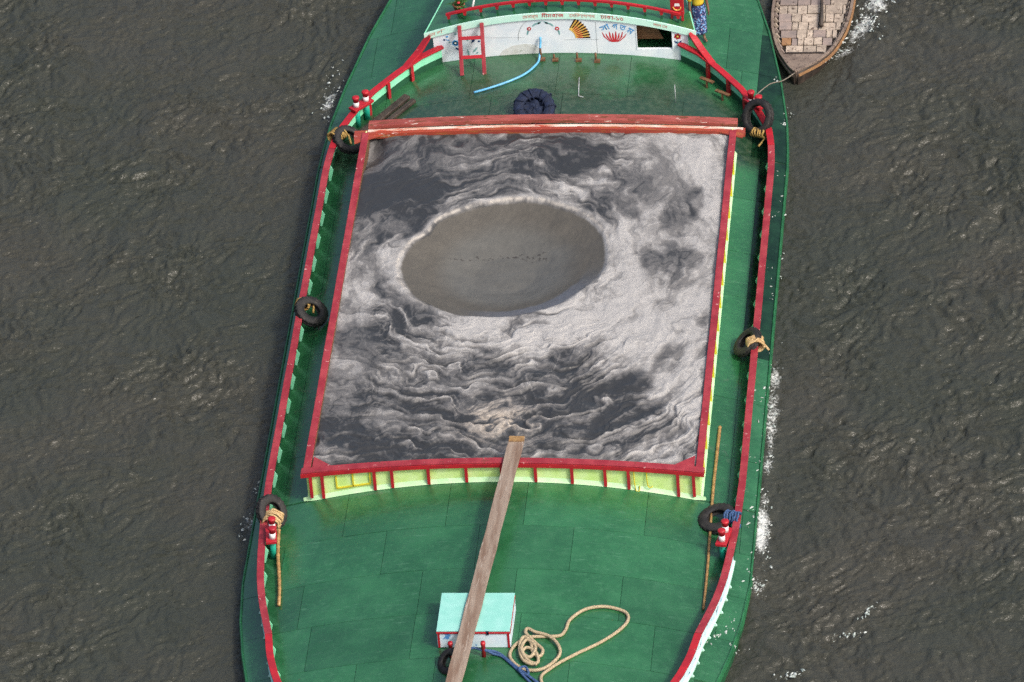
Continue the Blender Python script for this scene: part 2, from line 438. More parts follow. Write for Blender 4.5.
# ---- water
def spaced(a, b, step, far, n):
    core = np.arange(a, b + step / 2, step)
    g = np.geomspace(step * 1.5, far, n)
    return np.concatenate([(core[0] - g)[::-1], core, core[-1] + g])
wx = spaced(-17, 17, .052, 3000, 30); wy = spaced(-14, 31, .06, 4000, 30)
X, Y = np.meshgrid(wx, wy)
wpx = fbm(X*.35, Y*.35, 2, 50) * .8; wpy = fbm(X*.35+7, Y*.35, 2, 51) * .8
ca, sa = math.cos(.30), math.sin(.30)
U = (X + wpx) * ca + (Y + wpy) * sa; V = -(X + wpx) * sa + (Y + wpy) * ca
def ridged(a, b, s): return 1 - np.abs(pn(a, b, s)) * 2
gust = .70 + .55 * sstep(-.35, .45, fbm(X*.22, Y*.22, 3, 60))
q1 = fbm(X*1.1, Y*1.1, 2, 52) * .30; q2 = fbm(X*1.1 + 5, Y*1.1, 2, 53) * .30
U2 = U + q1; V2 = V + q2
H = (.07*pn(U*.40, V*.52, 1) + .035*pn(U*.95, V*1.5, 2) + .028*pn(U2*2.2+3, V2*3.2, 3) + .016*ridged(U2*2.4+8, V2*3.6, 7) + .030*pn(U2*4.4, V2*6.2, 4)
     + .018*ridged(U2*5.6+2, V2*7.4, 8) + .026*pn(U2*8.0 + 9, V2*10.0, 6))
H = H * gust * 1.5
fade = sstep(0, 4, 21 - np.abs(X)) * sstep(0, 4, 24 - np.abs(Y - 8.5))
H = H * np.where((np.abs(X) < 17) & (Y > -14) & (Y < 31), 1, 0) * sstep(17, 15.2, np.abs(X)) * sstep(-14, -12.5, Y) * sstep(31, 29, Y)
HWY = np.interp(Y, _hy, _hx)
dist = np.abs(X) - HWY                                         # distance outside the hull side
inb = (Y > -14) & (Y < 30)
foam = np.zeros_like(X)
def blob(x, y, rx, ry, a, rot=0.0):
    global foam
    dx = X - x; dy = Y - y; c, s = math.cos(rot), math.sin(rot)
    e = ((dx*c + dy*s) / rx)**2 + ((-dx*s + dy*c) / ry)**2
    foam = np.maximum(foam, a * np.exp(-e))
# foam thrown along the starboard side, fading aft, and small patches elsewhere
band = np.exp(-((dist - .16) / .26)**2) * (X > 0) * inb
foam = np.maximum(foam, band * sstep(-4.2, -2.2, Y) * (1 - .70 * sstep(4.0, 10.5, Y)) * (.92 + .6 * fbm(X*.1, Y*.9, 2, 71)))
foam = np.maximum(foam, np.exp(-((dist - .05) / .16)**2) * (X > 0) * inb * .42 * sstep(-9, -4, Y) * sstep(24, 20, Y))
foam = np.maximum(foam, np.exp(-((dist - .03) / .10)**2) * (X < 0) * inb * .30)
blob(-6.08, 17.6, .26, 1.1, 1.05, -.12); blob(-6.15, 18.9, .35, .9, .5); blob(-6.05, -.3, .35, .8, .95); blob(-6.05, .9, .2, .5, .6)
blob(7.55, 20.8, .5, 1.1, 1.1, -.4); blob(7.9, 22.0, .6, .9, 1.0, -.4); blob(7.1, 19.7, .3, .7, 1.0, -.7); blob(8.3, 22.8, .5, .8, .7)
blob(8.75, -3.6, .18, .45, .55, -.6); blob(8.35, -4.5, .25, .2, .62); blob(7.05, -5.9, .3, .18, .7, .4); blob(8.0, 1.0, .12, .12, .5); blob(10.6, 3.1, .12, .1, .6)
wash = np.exp(-((dist - .0) / .30)**2) * (X > 0) * inb * sstep(-4, -2, Y) * (1 - sstep(1.5, 6, Y))
H = H * (1 - .45 * np.exp(-(np.maximum(dist, 0) / 1.0)**2) * inb * (np.abs(X) < 9))
H = H + .05 * foam * (fbm(X*3, Y*3, 3, 80)) + .10 * wash
under = np.exp(-(((X - 6.3)/1.15)**4 + ((Y - 21.8)/3.6)**4)) + (np.abs(X) < HWY - .3)*inb*1.0      # calm, slightly lower water under the two boats
under = np.clip(under, 0, 1)
H = H*(1 - under) - .12*under
me = grid_mesh('water', X, Y, H + WATER_Z - .05)
a = me.attributes.new('foam', 'FLOAT', 'POINT'); a.data.foreach_set('value', foam.ravel().astype(np.float32))
water = link('water', me, M_water); tag(water, kind='structure')

# ------------------------------------------------------------------ the barge
barge = empty('cargo_barge', (0, 0, WATER_Z))
barge.location = (0, 0, 0)
tag(barge, 'long green cargo barge with red rails and a hold full of grey sand', 'barge')

# hull shell
ys = sorted(set([a for a, b in HW] + list(np.arange(-13.5, 30, 1.0))))
hb = MB(); vs = []; k = 7
for y in ys:
    w = hw(y); e = zd(w)
    for px, pz in ((-w, e - .012), (-w - .05, e - .10), (-w - .03, -.35), (0, -1.3), (w + .03, -.35), (w + .05, e - .10), (w, e - .012)):
        vs.append((px, y, pz))
fs = []
for i in range(len(ys) - 1):
    for j in range(k - 1): fs.append((i*k+j, (i+1)*k+j, (i+1)*k+j+1, i*k+j+1))
fs.append(tuple(range(k))); fs.append(tuple(reversed(range((len(ys)-1)*k, len(ys)*k))))
hb.add(vs, fs); hull = hb.build('hull', M_hull, barge)
for s in (-1, 1):
    rb = MB(); rb.tube([(s * (hw(y) + .01), y, zd(hw(y)) + .005) for y in ys], .032, 6)
    rb.build('gunwale_strip', M_hull, hull, True)

# deck: a base sheet that shows in the seams, plates laid on it
db = MB()
def deck_patch(mb, xl, xr, y0, y1, dz, nx, ny, skirt=.02):
    vs = []
    for j in range(ny + 1):
        y = y0 + (y1 - y0) * j / ny
        a, b = xl(y), xr(y)
        for i in range(nx + 1):
            x = a + (b - a) * i / nx; vs.append((x, y, zd(x) + (dz(i / nx, j / ny) if callable(dz) else dz)))
    m = nx + 1
    fs = [(j*m+i, j*m+i+1, (j+1)*m+i+1, (j+1)*m+i) for j in range(ny) for i in range(nx)]
    if skirt:
        rim = [i for i in range(m)] + [j*m+nx for j in range(1, ny+1)] + [ny*m+i for i in range(nx-1, -1, -1)] + [j*m for j in range(ny-1, 0, -1)]
        o = len(vs); q = len(rim)
        vs += [vs[r] for r in rim] + [(vs[r][0], vs[r][1], vs[r][2] - skirt) for r in rim]
        fs += [(o + i, o + q + i, o + q + (i+1) % q, o + (i+1) % q) for i in range(q)]
    mb.add(vs, fs)
deck_patch(db, lambda y: -hw(y), lambda y: hw(y), -13.9, -.02, -.016, 14, 30, 0)
deck_patch(db, lambda y: -hw(y), lambda y: hw(y), 14.32, 29.9, -.016, 14, 30, 0)
for s in (-1, 1):
    deck_patch(db, (lambda y: 4.5) if s > 0 else (lambda y: -hw(y)), (lambda y: hw(y)) if s > 0 else (lambda y: -4.5), -.02, 14.32, -.016, 4, 20, 0)
deck = db.build('deck', M_seam, barge)
GAP = .005
def plate(x0, x1, y0, y1, mat=None):
    xl = lambda y: max(x0 + GAP, -hw(y) + .02); xr = lambda y: min(x1 - GAP, hw(y) - .02)
    a, b = y0 + GAP, y1 - GAP
    if min(xr(a) - xl(a), xr(b) - xl(b)) < .10: return
    bu = random.uniform(-.012, .014); t1 = random.uniform(-.004, .004); t2 = random.uniform(-.004, .004)
    mb = MB()
    deck_patch(mb, xl, xr, a, b, lambda u, v: max(-.012, bu * 16 * u*(1-u)*v*(1-v) + t1*(u-.5) + t2*(v-.5)), 5, 3)
    mb.build('deck_plate', mat or M_deck, deck, True)
# foredeck and afterdeck rows with staggered joints
def rows(y0, y1, dy, dx, wet=False):
    y = y0; r = 0
    while y < y1 - .2:
        ye = min(y + dy, y1)
        x = -6.6 - random.uniform(0, 1.2)
        while x < 6.2:
            xe = x + random.choice((.75, .9, 1.0, 1.0, 1.15, 1.25)) * dx
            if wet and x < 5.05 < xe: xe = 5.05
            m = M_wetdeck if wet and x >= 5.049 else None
            if not (y >= 18.1 and x > -3.0 and xe < 3.0): plate(x, xe, y, ye, m)
            x = xe
        y = ye; r += 1
rows(-13.2, -.02, 1.64, 2.45)
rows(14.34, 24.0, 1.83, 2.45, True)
for s in (-1, 1):
    y = -.02; i = 0
    while y < 14.3:
        ye = min(y + 2.05 + (.25 if i % 2 else -.2), 14.32)
        plate(min(s*4.5, s*5.28), max(s*4.5, s*5.28), y, ye)
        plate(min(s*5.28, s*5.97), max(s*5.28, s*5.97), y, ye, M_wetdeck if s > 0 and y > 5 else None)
        y = ye; i += 1

# ---- coaming round the hold
coaming = MB(); ZC = 1.20
def ztop(x): return 1.47 - .0133 * x * x
# inner lining (grey steel, mostly buried in sand)
CX = 4.60; CY0 = .02; CY1 = 14.25
for a, b in (((-CX + .03, CY0), (-CX + .03, CY1)), ((CX - .03, CY0), (CX - .03, CY1)), ((-CX, CY1), (CX, CY1))):
    coaming.beam((*a, .55), (*b, .55), .02, 1.2)
coam = coaming.build('coaming', M_rust, barge)
# front panels between the stanchions
ST = [-4.56, -4.28, -3.03, -2.61, -1.74, -.84, 0.0, .80, 1.66, 2.44, 2.99, 4.15, 4.52]
edges = [-4.66] + ST[1:-1] + [4.66]
for i in range(len(edges) - 1):
    a, b = edges[i] + .004, edges[i+1] - .004
    if b - a < .05: continue
    mb = MB(); n = 5
    fl = [(a + (b-a)*t/n) for t in range(n+1)]
    poly = [(x, -.012, zd(x) - .02) for x in fl] + [(x, -.012, ztop(x) - .03) for x in reversed(fl)]
    mb.prism(poly, (0, .03, 0)); mb.build('coaming_panel', M_lime, coam)
fl = [-4.78 + 9.56 * t / 40 for t in range(41)]
mb = MB(); vs = []
for x in fl:
    c = max(0, abs(x) - 4.45); o = -.075 + c * c * .6
    vs += [(x, o, zd(x) + .004), (x, o * .55, zd(x) + .05), (x, -.014, zd(x) + .11)]
mb.add(vs, [(i*3+j, (i+1)*3+j, (i+1)*3+j+1, i*3+j+1) for i in range(40) for j in range(2)])
mb.build('base_flange', M_limeflange, coam, True)
for x in ST:
    mb = MB(); z0 = zd(x) + (.10 if abs(x) > 4.4 else .02)
    mb.beam((x, -.06, z0), (x, -.06, ztop(x) - .05), .07, .06, (0, 1, 0)); mb.build('stanchion', M_redfresh, coam)
# side walls with pale flange and stanchions
for s in (-1, 1):
    y = .02
    for i in range(8):
        y1 = y + 14.22 / 8; mb = MB()
        mb.beam((s*4.64, y + .004, .70), (s*4.64, y1 - .004, .70), .03, .96); mb.build('coaming_panel', M_lime, coam); y = y1
    mb = MB(); mb.add([(s*x, y, z) for y in (-.02, 14.3) for x, z in ((4.71, zd(4.71)+.004), (4.69, zd(4.69)+.03), (4.657, zd(4.66)+.07))],
                      [(0,1,4,3), (1,2,5,4)]); mb.build('base_flange', M_limeflange, coam, True)
    for i in range(1, 15):
        mb = MB(); mb.beam((s*4.68, i*.95, zd(4.65)+.05), (s*4.68, i*.95, ZC-.06), .05, .04, (0,1,0)); mb.build('stanchion', M_yellow, coam)
# cap rails
mb = MB(); mb.sweep([(x, .03, ztop(x)) for x in fl[0:1] + fl[1:40:2] + fl[40:]], [(-.12, -.05), (.085, -.05), (.085, .035), (-.12, .035)])
mb.build('cap_rail', M_red, coam, bevel=.008)
mb = MB(); mb.sweep([(x, -.085, ztop(x) - .035) for x in fl], [(-.008, -.05), (.008, -.05), (.008, .05), (-.008, .05)]); mb.build('cap_lip', M_redfresh, coam)
for s in (-1, 1):
    mb = MB(); mb.sweep([(s*4.655, y, ZC - .035 + .012*math.sin(y*1.7)) for y in np.arange(.16, 14.2, .5)], [(-.085, -.05), (.085, -.05), (.085, .03), (-.085, .03)])
    mb.build('cap_rail', M_red, coam, bevel=.008)
    mb = MB(); mb.prism([(s*4.53, .13, 1.17), (s*4.02, .13, 1.245), (s*4.53, .62, 1.17)], (0, 0, .02)); mb.build('corner_gusset', M_red, coam)
# aft cross beams
mb = MB(); mb.sweep([(x, 14.44, 1.43 - .0075*x*x) for x in np.linspace(-4.6, 4.75, 20)], [(-.13, -.11), (.13, -.11), (.13, .0), (-.13, .0)])
mb.build('cross_beam', M_redbeam, coam, bevel=.01)
mb = MB(); mb.sweep([(x, 14.20, 1.30 - .0060*x*x) for x in np.linspace(-4.95, 4.95, 24)], [(-.09, -.16), (.10, -.16), (.10, .0), (-.09, .0)])
mb.build('cross_beam', M_redorange, coam, bevel=.01)
mb = MB(); mb.sweep([(x, 14.235, 1.303 - .0060*x*x) for x in np.linspace(-4.6, 4.9, 24)], [(-.05, 0), (.05, 0), (.05, .006), (-.05, .006)]); mb.build('scraped_edge', M_scraped, coam)
mb = MB(); mb.prism([(-4.95, 14.1, 1.13), (-4.2, 14.1, 1.13), (-4.9, 13.72, 1.13)], (0, 0, .03)); mb.build('corner_gusset', M_redorange, coam)
mb = MB(); mb.prism([(4.95, 14.1, 1.13), (4.3, 14.1, 1.13), (4.9, 13.85, 1.13)], (0, 0, .03)); mb.build('corner_gusset', M_redorange, coam)
# yellow frame on the port front panel, bent pipes on the starboard one
mb = MB()
for a, b in (((-3.95, .74), (-3.14, .88)), ((-3.14, .88), (-3.14, 1.24)), ((-3.55, .80), (-3.55, 1.2)), ((-3.95, .74), (-3.95, 1.1))):
    mb.beam((a[0], -.03, a[1]), (b[0], -.03, b[1]), .035, .03, (0, 1, 0))
mb.build('panel_frame', M_yellow, coam)
for x0, zz in ((3.12, .42), (3.42, .35)):
    mb = MB(); mb.tube(smooth_path([(x0, -.05, 1.28), (x0, -.07, 1.0), (x0 + .03, -.08, .70 + .1*(x0 > 3.3)), (x0 + .10, -.08, .68 + .1*(x0 > 3.3)), (x0 + .12, -.05, .80)], 5), .014, 6)
    mb.build('bent_pipe', M_yellow, coam, True)

# ---- bulwarks
RAIL = [(-13.62, .02), (-13.2, .75), (-12, 2.0), (-10.5, 3.15), (-9, 3.95), (-7.9, 4.40), (-7.1, 4.66), (-6.4, 4.84), (-5.55, 4.97), (-4.9, 5.13), (-4.1, 5.30), (-3.4, 5.41), (-2.6, 5.49), (-1.27, 5.58), (.3, 5.63),
        (13.3, 5.63), (14.2, 5.59), (14.9, 5.50), (15.4, 5.30), (15.85, 5.08), (16.5, 4.70), (17.2, 4.10), (17.7, 3.60), (18.02, 3.05)]
_ry = [a for a, b in RAIL]; _rx = [b for a, b in RAIL]
def rx(y): return float(np.interp(y, _ry, _rx))
def rail_pts(y0, y1, step):
    n = max(2, int((y1 - y0) / step)); return [y0 + (y1 - y0) * i / n for i in range(n + 1)]
BH = .50
for s in (-1, 1):
    blw = MB()
    pts = rail_pts(-13.62, 14.2, .6)
    mid = [(s * rx(y), y, 0) for y in pts]
    def strip(ylist, z0, z1, off, th=.012):
        mb = MB(); mb2 = []
        path = [Vector((s*(rx(y) + off), y, zd(rx(y)))) for y in ylist]
        mb.sweep(path, [(-th, z0), (th, z0), (th, z1), (-th, z1)]); return mb
    bw = strip(rail_pts(-4.2, 14.3, .5), 0.0, BH - .02, 0).build('bulwark', M_brace, barge)
    strip(rail_pts(-13.62, -4.21, .3), 0.0, BH - .02, 0).build('bulwark_plate', M_brace, bw)
    strip(rail_pts(-13.62, -2.2, .3), .10, BH - .05, .025, .008).build('outer_panel', M_paleblue, bw)
    strip(rail_pts(-13.62, -2.2, .3), .06, .12, .05, .02).build('outer_strip', M_mintpale, bw)
    strip(rail_pts(14.31, 18.0, .15), .20, BH - .02, 0).build('bulwark_plate', M_mint, bw)
    strip(rail_pts(14.31, 18.0, .15), .0, .195, 0).build('bulwark_plate', M_brace, bw)
    # cap rails: bow, side and stern lengths
    for (ya, yb, m) in ((-13.62, -5.62, M_redfresh), (-5.6, 14.28, M_red), (14.3, 18.03, M_redfresh)):
        path = [(s*rx(y), y, zd(rx(y)) + BH + (.012*math.sin(y*2.1+s))) for y in rail_pts(ya, yb, .3 if m is not M_red else .45)]
        mb = MB(); mb.sweep(path, [(-.085, -.025), (.085, -.025), (.085, .03), (-.085, .03)]); mb.build('cap_rail', m, bw, bevel=.008)
    # upper fork of the rail climbing to the eave
    mb = MB(); mb.sweep(smooth_path([(s*3.95, 17.36, 1.02), (s*3.66, 17.72, 1.22), (s*3.47, 17.93, 1.42), (s*3.36, 18.0, 1.56)], 4), [(-.09, -.05), (.09, -.05), (.09, .03), (-.09, .03)])
    mb.build('rail_fork', M_redfresh, bw, bevel=.008)
    # brackets inside, every metre
    for y in np.arange(-9.0, 13.9, .98):
        x = rx(y); zb = zd(x - .1)
        mb = MB(); mb.prism([(s*(x - .015), y, zb), (s*(x - .06), y, zb), (s*(x - .15), y, zb + BH - .16), (s*(x - .09), y, zb + BH - .03), (s*(x - .015), y, zb + BH - .03)], (0, .02, 0))
        mb.build('bracket', M_mint, bw)
    for y in np.arange(-8.6, -2.6, .50):
        x = rx(y); zb = zd(x + .1)
        mb = MB(); mb.prism([(s*(x + .03), y, zb), (s*(x + .11), y, zb + .02), (s*(x + .035), y, zb + .16)], (0, .05, 0)); mb.build('outer_bracket', M_mintpale, bw)
    for y in (16.25, 16.85, 17.45):
        x = rx(y) ; zb = zd(x)
        nx = Vector((-s*.65, -.76, 0)) * .06
        mb = MB(); mb.beam((s*x + nx.x, y + nx.y, zb + .01), (s*x + nx.x, y + nx.y, zb + BH - .03), .08, .08, (nx.x, nx.y, 0)); mb.build('post', M_redfresh, bw)

# ---- bitts: pairs of posts through the rail
def bitts(pts, h0, h1, lean, lower, band):
    root = None
    mb = MB()
    a, b = Vector(pts[0]), Vector(pts[1]); d = (b - a).normalized()
    za = .5 * (zd(a.x) + zd(b.x)) + BH + .03
    mb.beam((a.x - d.x*.16, a.y - d.y*.16, za + .02), (b.x + d.x*.16, b.y + d.y*.16, za + .02), .26, .07)
    root = mb.build('mooring_bitts', M_redfresh, barge, bevel=.01)
    for p in pts:
        z = zd(p[0]); l = Vector(lean)
        def at(t): return (p[0] + l.x*(t - z), p[1] + l.y*(t - z), t)
        m = MB(); m.tube([at(z), at(za - .02)], .075, 14); m.build('lower_post', lower, root, True)
        m = MB(); m.tube([at(za + .05), at(za + h0)], .075, 14); m.build('band', band, root, True)
        m = MB(); m.tube([at(za + h0), at(za + h1), at(za + h1 + .02), at(za + h1 + .06), at(za + h1 + .075)], [.075, .075, .095, .095, .07], 14); m.build('post_head', M_redfresh, root, True)
bitts([(-5.08, 15.80, 0), (-4.86, 16.06, 0)], .20, .28, (0, 0, 0), M_teal, M_white)
bitts([(4.99, 16.02, 0), (5.20, 15.80, 0)], .10, .24, (0, 0, 0), M_brace, M_white)
bitts([(-5.35, -1.62, 0), (-5.30, -1.98, 0)], .22, .30, (.05, 0, 0), M_teal, M_white)
bitts([(5.36, -1.75, 0), (5.30, -2.10, 0)], .22, .30, (.0, 0, 0), M_teal, M_white)

# ---- cabin
YW = 18.05
def zroof(x): return 2.20 - .050 * x * x
WX0, WX1, WZ0, WZ1 = 1.97, 2.88, 1.035, 1.77
xs = sorted(set([round(-3.28 + 6.56*i/24, 3) for i in range(25)] + [WX0, WX1]))
mb = MB()
for a, b in zip(xs[:-1], xs[1:]):
    def col(za0, za1, zb0, zb1):
        mb.prism([(a, YW, za0), (b, YW, zb0), (b, YW, zb1), (a, YW, za1)], (0, .08, 0))
    ta, tb = zroof(a) - .02, zroof(b) - .02
    if a >= WX0 - 1e-6 and b <= WX1 + 1e-6:
        col(zd(a) - .02, WZ0, zd(b) - .02, WZ0)
        col(WZ1 - (a-WX0)*.03, ta, WZ1 - (b-WX0)*.03, tb)
    else: col(zd(a) - .02, ta, zd(b) - .02, tb)
# merge inner seams by dropping doubled internal faces
cab = mb.build('cabin_front', M_wall, barge)
mb = MB()
for x, w in ((WX0 - .005, .025), (WX1 + .005, .025)): mb.beam((x, YW - .002, WZ0 - .01), (x, YW - .002, WZ1), w, .02, (0, 1, 0))
mb.build('window_frame', M_wall, cab)
for s in (-1, 1):
    mb = MB(); mb.prism([(s*3.28, YW + .085, zd(3.28) - .02), (s*1.72, 26, zd(3.28) - .02), (s*1.72, 26, zroof(3.40)), (s*3.28, YW + .085, zroof(3.40))], (-s*.06, 0, 0))
    mb.build('cabin_side', M_mintpale, cab)
mb = MB(); mb.box((0, 20.6, .62), (6.3, 4.9, .04)); mb.build('cabin_floor', M_dark, cab)
mb = MB(); mb.box((0, 20.9, 1.12), (4.9, .06, 1.0)); mb.build('inner_bulkhead', M_dark, cab)
for i in range(7):
    mb = MB(); a = Vector((1.70, 18.34, 1.60 - .066*i)); mb.beam(a, a + Vector((.74 + .03*i, 0, -.01)), .058, .02, (0, 1, 0)); mb.build('shelf_slat', M_slat, cab)
# roof
rf = MB(); vs = []; nx = 24
RY = [18.03, 18.4, 20.2, 22, 24, 26]
for y in RY:
    for i in range(nx + 1): k_ = 1 - .060*(y - 18.0); x0_ = -3.46 + 6.92*i/nx; x = x0_*k_; vs.append((x, y, zroof(x0_) + .005))
vs2 = [(x, y, z - .05) for x, y, z in vs]; m = nx + 1; o = len(vs)
fs = [(j*m+i, j*m+i+1, (j+1)*m+i+1, (j+1)*m+i) for j in range(len(RY)-1) for i in range(nx)]
fs += [(o+j*m+i, o+(j+1)*m+i, o+(j+1)*m+i+1, o+j*m+i+1) for j in range(len(RY)-1) for i in range(nx)]
fs += [(o+i, o+i+1, i+1, i) for i in range(nx)]
fs += [(j*m, (j+1)*m, o+(j+1)*m, o+j*m) for j in range(len(RY)-1)] + [(j*m+nx, o+j*m+nx, o+(j+1)*m+nx, (j+1)*m+nx) for j in range(len(RY)-1)]
rf.add(vs + vs2, fs); roof = rf.build('cabin_roof', M_deck, barge)
mb = MB(); vs = []
for i in range(nx + 1):
    x = -3.50 + 7.0*i/nx; z = zroof(x)
    vs += [(x, YW - .045, z - .18), (x, YW - .045, z + .012), (x, YW - .012, z + .012), (x, YW - .012, z - .18)]
mb.add(vs, [(i*4+j, (i+1)*4+j, (i+1)*4+(j+1) % 4, i*4+(j+1) % 4) for i in range(nx) for j in range(4)] + [(3,2,1,0), tuple(nx*4+j for j in range(4))])
mb.build('fascia', M_mintpale, roof)
for s in (-1, 1):
    mb = MB(); mb.beam((s*3.475, 18.02, zroof(3.46) - .03), (s*3.475*.52, 26, zroof(3.46) - .03), .03, .08); mb.build('roof_edge', M_mint, roof)
# railing along the roof edge
RX = np.linspace(-2.85, 3.05, 15)
mb = MB(); mb.sweep([(x, 18.22, zroof(x) + .27) for x in np.linspace(-2.92, 3.12, 30)], [(-.035, -.03), (.035, -.03), (.035, .03), (-.035, .03)])
railing = mb.build('roof_railing', M_redfresh, barge)
for x in RX:
    m_ = MB(); m_.prism([(x - .055, 18.20, zroof(x) + .25), (x + .055, 18.20, zroof(x) + .25), (x + .03, 18.20, zroof(x) + .12), (x - .03, 18.20, zroof(x) + .12)], (0, .05, 0)); m_.build('post_head', M_redfresh, railing)
    m_ = MB(); m_.beam((x, 18.225, zroof(x)), (x, 18.225, zroof(x) + .125), .05, .045, (0, 1, 0)); m_.build('post', M_brace, railing)
# red painted locker at the starboard end of the railing
mb = MB(); mb.box((3.02, 18.42, zroof(3.0) + .40), (.34, .16, .60)); lk = mb.build('roof_locker', M_redfresh, barge, bevel=.012)
mb = MB(); mb.tube(smooth_path([(2.92, 18.33, 2.13), (2.96, 18.33, 2.06), (3.03, 18.33, 2.04), (3.09, 18.33, 2.06), (3.12, 18.33, 2.13)], 4), .016, 6); mb.build('painted_smile', M_decyel, lk)
mb = MB(); mb.prism([(2.95, 18.336, 2.16), (3.10, 18.336, 2.16), (3.08, 18.336, 2.24), (2.97, 18.336, 2.24)], (0, -.004, 0)); mb.build('painted_mark', M_white, lk)
for x in (2.88, 3.15):
    m_ = MB(); m_.beam((x, 18.36, zroof(x)), (x, 18.36, zroof(x) + .12), .06, .06, (0, 1, 0)); m_.build('locker_leg', M_redfresh, lk)

# ---- painted motifs on the cabin front (flat, a few millimetres proud)
def decal(name, poly, mat, y=YW - .004, par=cab):
    mb = MB(); mb.prism([(p[0], y, p[1]) for p in poly], (0, .003, 0)); return mb.build(name, mat, par)
def disc(name, x, z, r, mat, y=YW - .004, n=10, sy=1.0): return decal(name, [(x + r*math.cos(2*math.pi*i/n), z + r*sy*math.sin(2*math.pi*i/n)) for i in range(n)], mat, y)
def arcstrip(name, cx, cz, r0, r1, a0, a1, mat, n=10, y=YW - .004):
    A = [math.radians(a0 + (a1-a0)*i/n) for i in range(n+1)]
    return decal(name, [(cx + r1*math.cos(t), cz + r1*math.sin(t)) for t in A] + [(cx + r0*math.cos(t), cz + r0*math.sin(t)) for t in reversed(A)], mat, y)
def petal(name, x, z, l, w, ang, mat, y=YW - .005):
    c, s = math.cos(ang), math.sin(ang); pts = [(0, 0), (.3*l, w*.5), (.7*l, w*.45), (l, 0), (.7*l, -w*.45), (.3*l, -w*.5)]
    return decal(name, [(x + a*c - b*s, z + a*s + b*c) for a, b in pts], mat, y)
# emblem: thin grey arch, two sprays with a red flower, half fan of rays
arcstrip('painted_arch', -.36, 1.40, .705, .725, 95, 184, M_decgrey, 16)
for sx in (-1, 1):
    cx = -.42
    for a, l, w, m in ((62, .20, .055, M_decgreen), (48, .16, .05, M_decgreen), (70, .10, .05, M_decnavy), (20, .20, .05, M_decgreen), (8, .16, .045, M_decgreen)):
        t = math.radians(a); r = .42
        petal('painted_leaf', cx + sx*r*math.cos(t), 1.44 + r*1.05*math.sin(t), l, w, math.radians(90 + a) if sx > 0 else math.radians(90 - a), m)
    disc('painted_flower', cx + sx*.36, 1.70, .055, M_decred, YW - .008); disc('flower_heart', cx + sx*.36, 1.70, .02, M_white, YW - .012)
fx, fz = .10, 1.40
arcstrip('fan_back', fx, fz, .30, .66, 0, 62, M_decyel, 12)
arcstrip('fan_inner', fx, fz, .30, .36, 0, 60, M_decyel, 10, YW - .006)
for i in range(9):
    a = i * 7.4; arcstrip('fan_ray', fx, fz, .37 + .02*(i % 2), .685, a, a + 3.9, M_decblack, 2, YW - .008)
    if i < 7: arcstrip('fan_ray', fx, fz, .34, .50, a + 1, a + 3.4, M_decred, 2, YW - .011)
# red lotus
lx, lz = 1.40, 1.30
for i in range(8):
    u = (i - 3.5) / 3.5
    b0 = lx + .13*u; m0 = lx + .25*u; t0 = lx + (.28 + .03*abs(u))*u; w = .020 + .008*(1 - abs(u))
    top = lz + .30 - .05*(i % 2) - .03*abs(u)
    decal('lotus_petal', [(b0 - w*.7, lz), (m0 - w, lz + .12), (t0 - w*.4, top), (t0 + w*.4, top), (m0 + w, lz + .12), (b0 + w*.7, lz)], M_decred)
decal('lotus_base', [(lx - .15, lz), (lx + .15, lz), (lx + .08, lz - .03), (lx - .08, lz - .03)], M_decred)
# red flower with leaves by the window
for i in range(6): petal('painted_petal', 3.02, 1.42, .10, .075, i * math.pi/3 + .3, M_decred)
disc('flower_heart', 3.02, 1.42, .03, M_decyel, YW - .009)
petal('painted_leaf', 3.03, 1.20, .13, .05, .8, M_decnavy); petal('painted_leaf', 3.02, 1.20, .13, .05, 2.4, M_decnavy); petal('painted_leaf', 3.02, 1.31, .12, .03, -1.6, M_decgreen)
# blue bouquet behind the ladder
for i in range(7): petal('painted_petal', -2.71, 1.28, .10, .075, i*.9, M_decblue)
disc('flower_heart', -2.71, 1.28, .028, M_white, YW - .009)
for x, z, l, w, a, m in ((-2.95, 1.46, .08, .06, .5, M_decblue), (-3.02, 1.37, .06, .06, .3, M_decnavy), (-2.86, 1.55, .09, .04, 2.6, M_decgreen), (-2.74, 1.54, .11, .05, .3, M_decgreen), (-2.72, 1.62, .09, .05, .9, M_decgreen), (-2.60, 1.50, .09, .08, 1.2, M_decred), (-2.62, 1.40, .08, .08, .2, M_decred),
                         (-2.62, 1.06, .14, .05, 2.5, M_decnavy), (-2.30, 1.28, .17, .06, .9, M_decnavy), (-2.38, 1.34, .07, .05, 2.0, M_decgreen), (-2.17, 1.46, .08, .075, .6, M_decnavy), (-2.12, 1.30, .07, .06, 1.0, M_decnavy),
                         (-2.28, .98, .22, .05, .9, M_decgreen), (-2.38, .86, .24, .05, 1.7, M_decgreen), (-2.33, .84, .12, .08, .5, M_decgreen), (-2.20, .95, .09, .04, .6, M_decgreen), (-2.90, 1.30, .10, .03, .2, M_decgreen), (-2.86, 1.36, .10, .03, 2.8, M_decblue)):
    petal('painted_leaf', x, z, l, w, a, m)
# grey cement patch at the wall foot, and the seam lines of the wall sheets
decal('cement_patch', [(-1.62, .86), (-1.50, 1.04), (-1.25, 1.18), (-.95, 1.24), (-.70, 1.22), (-.56, 1.12), (-.53, .95), (-.9, .915), (-1.2, .87)], M_grime)
for z, a, b in ((1.44, -1.9, -.92), (1.36, .10, 1.0)): decal('wall_seam', [(a, z), (b, z), (b, z - .012), (a, z - .012)], M_decgrey)
decal('wall_seam', [(.93, .93), (.945, .93), (.945, 1.9), (.93, 1.9)], M_decgrey)

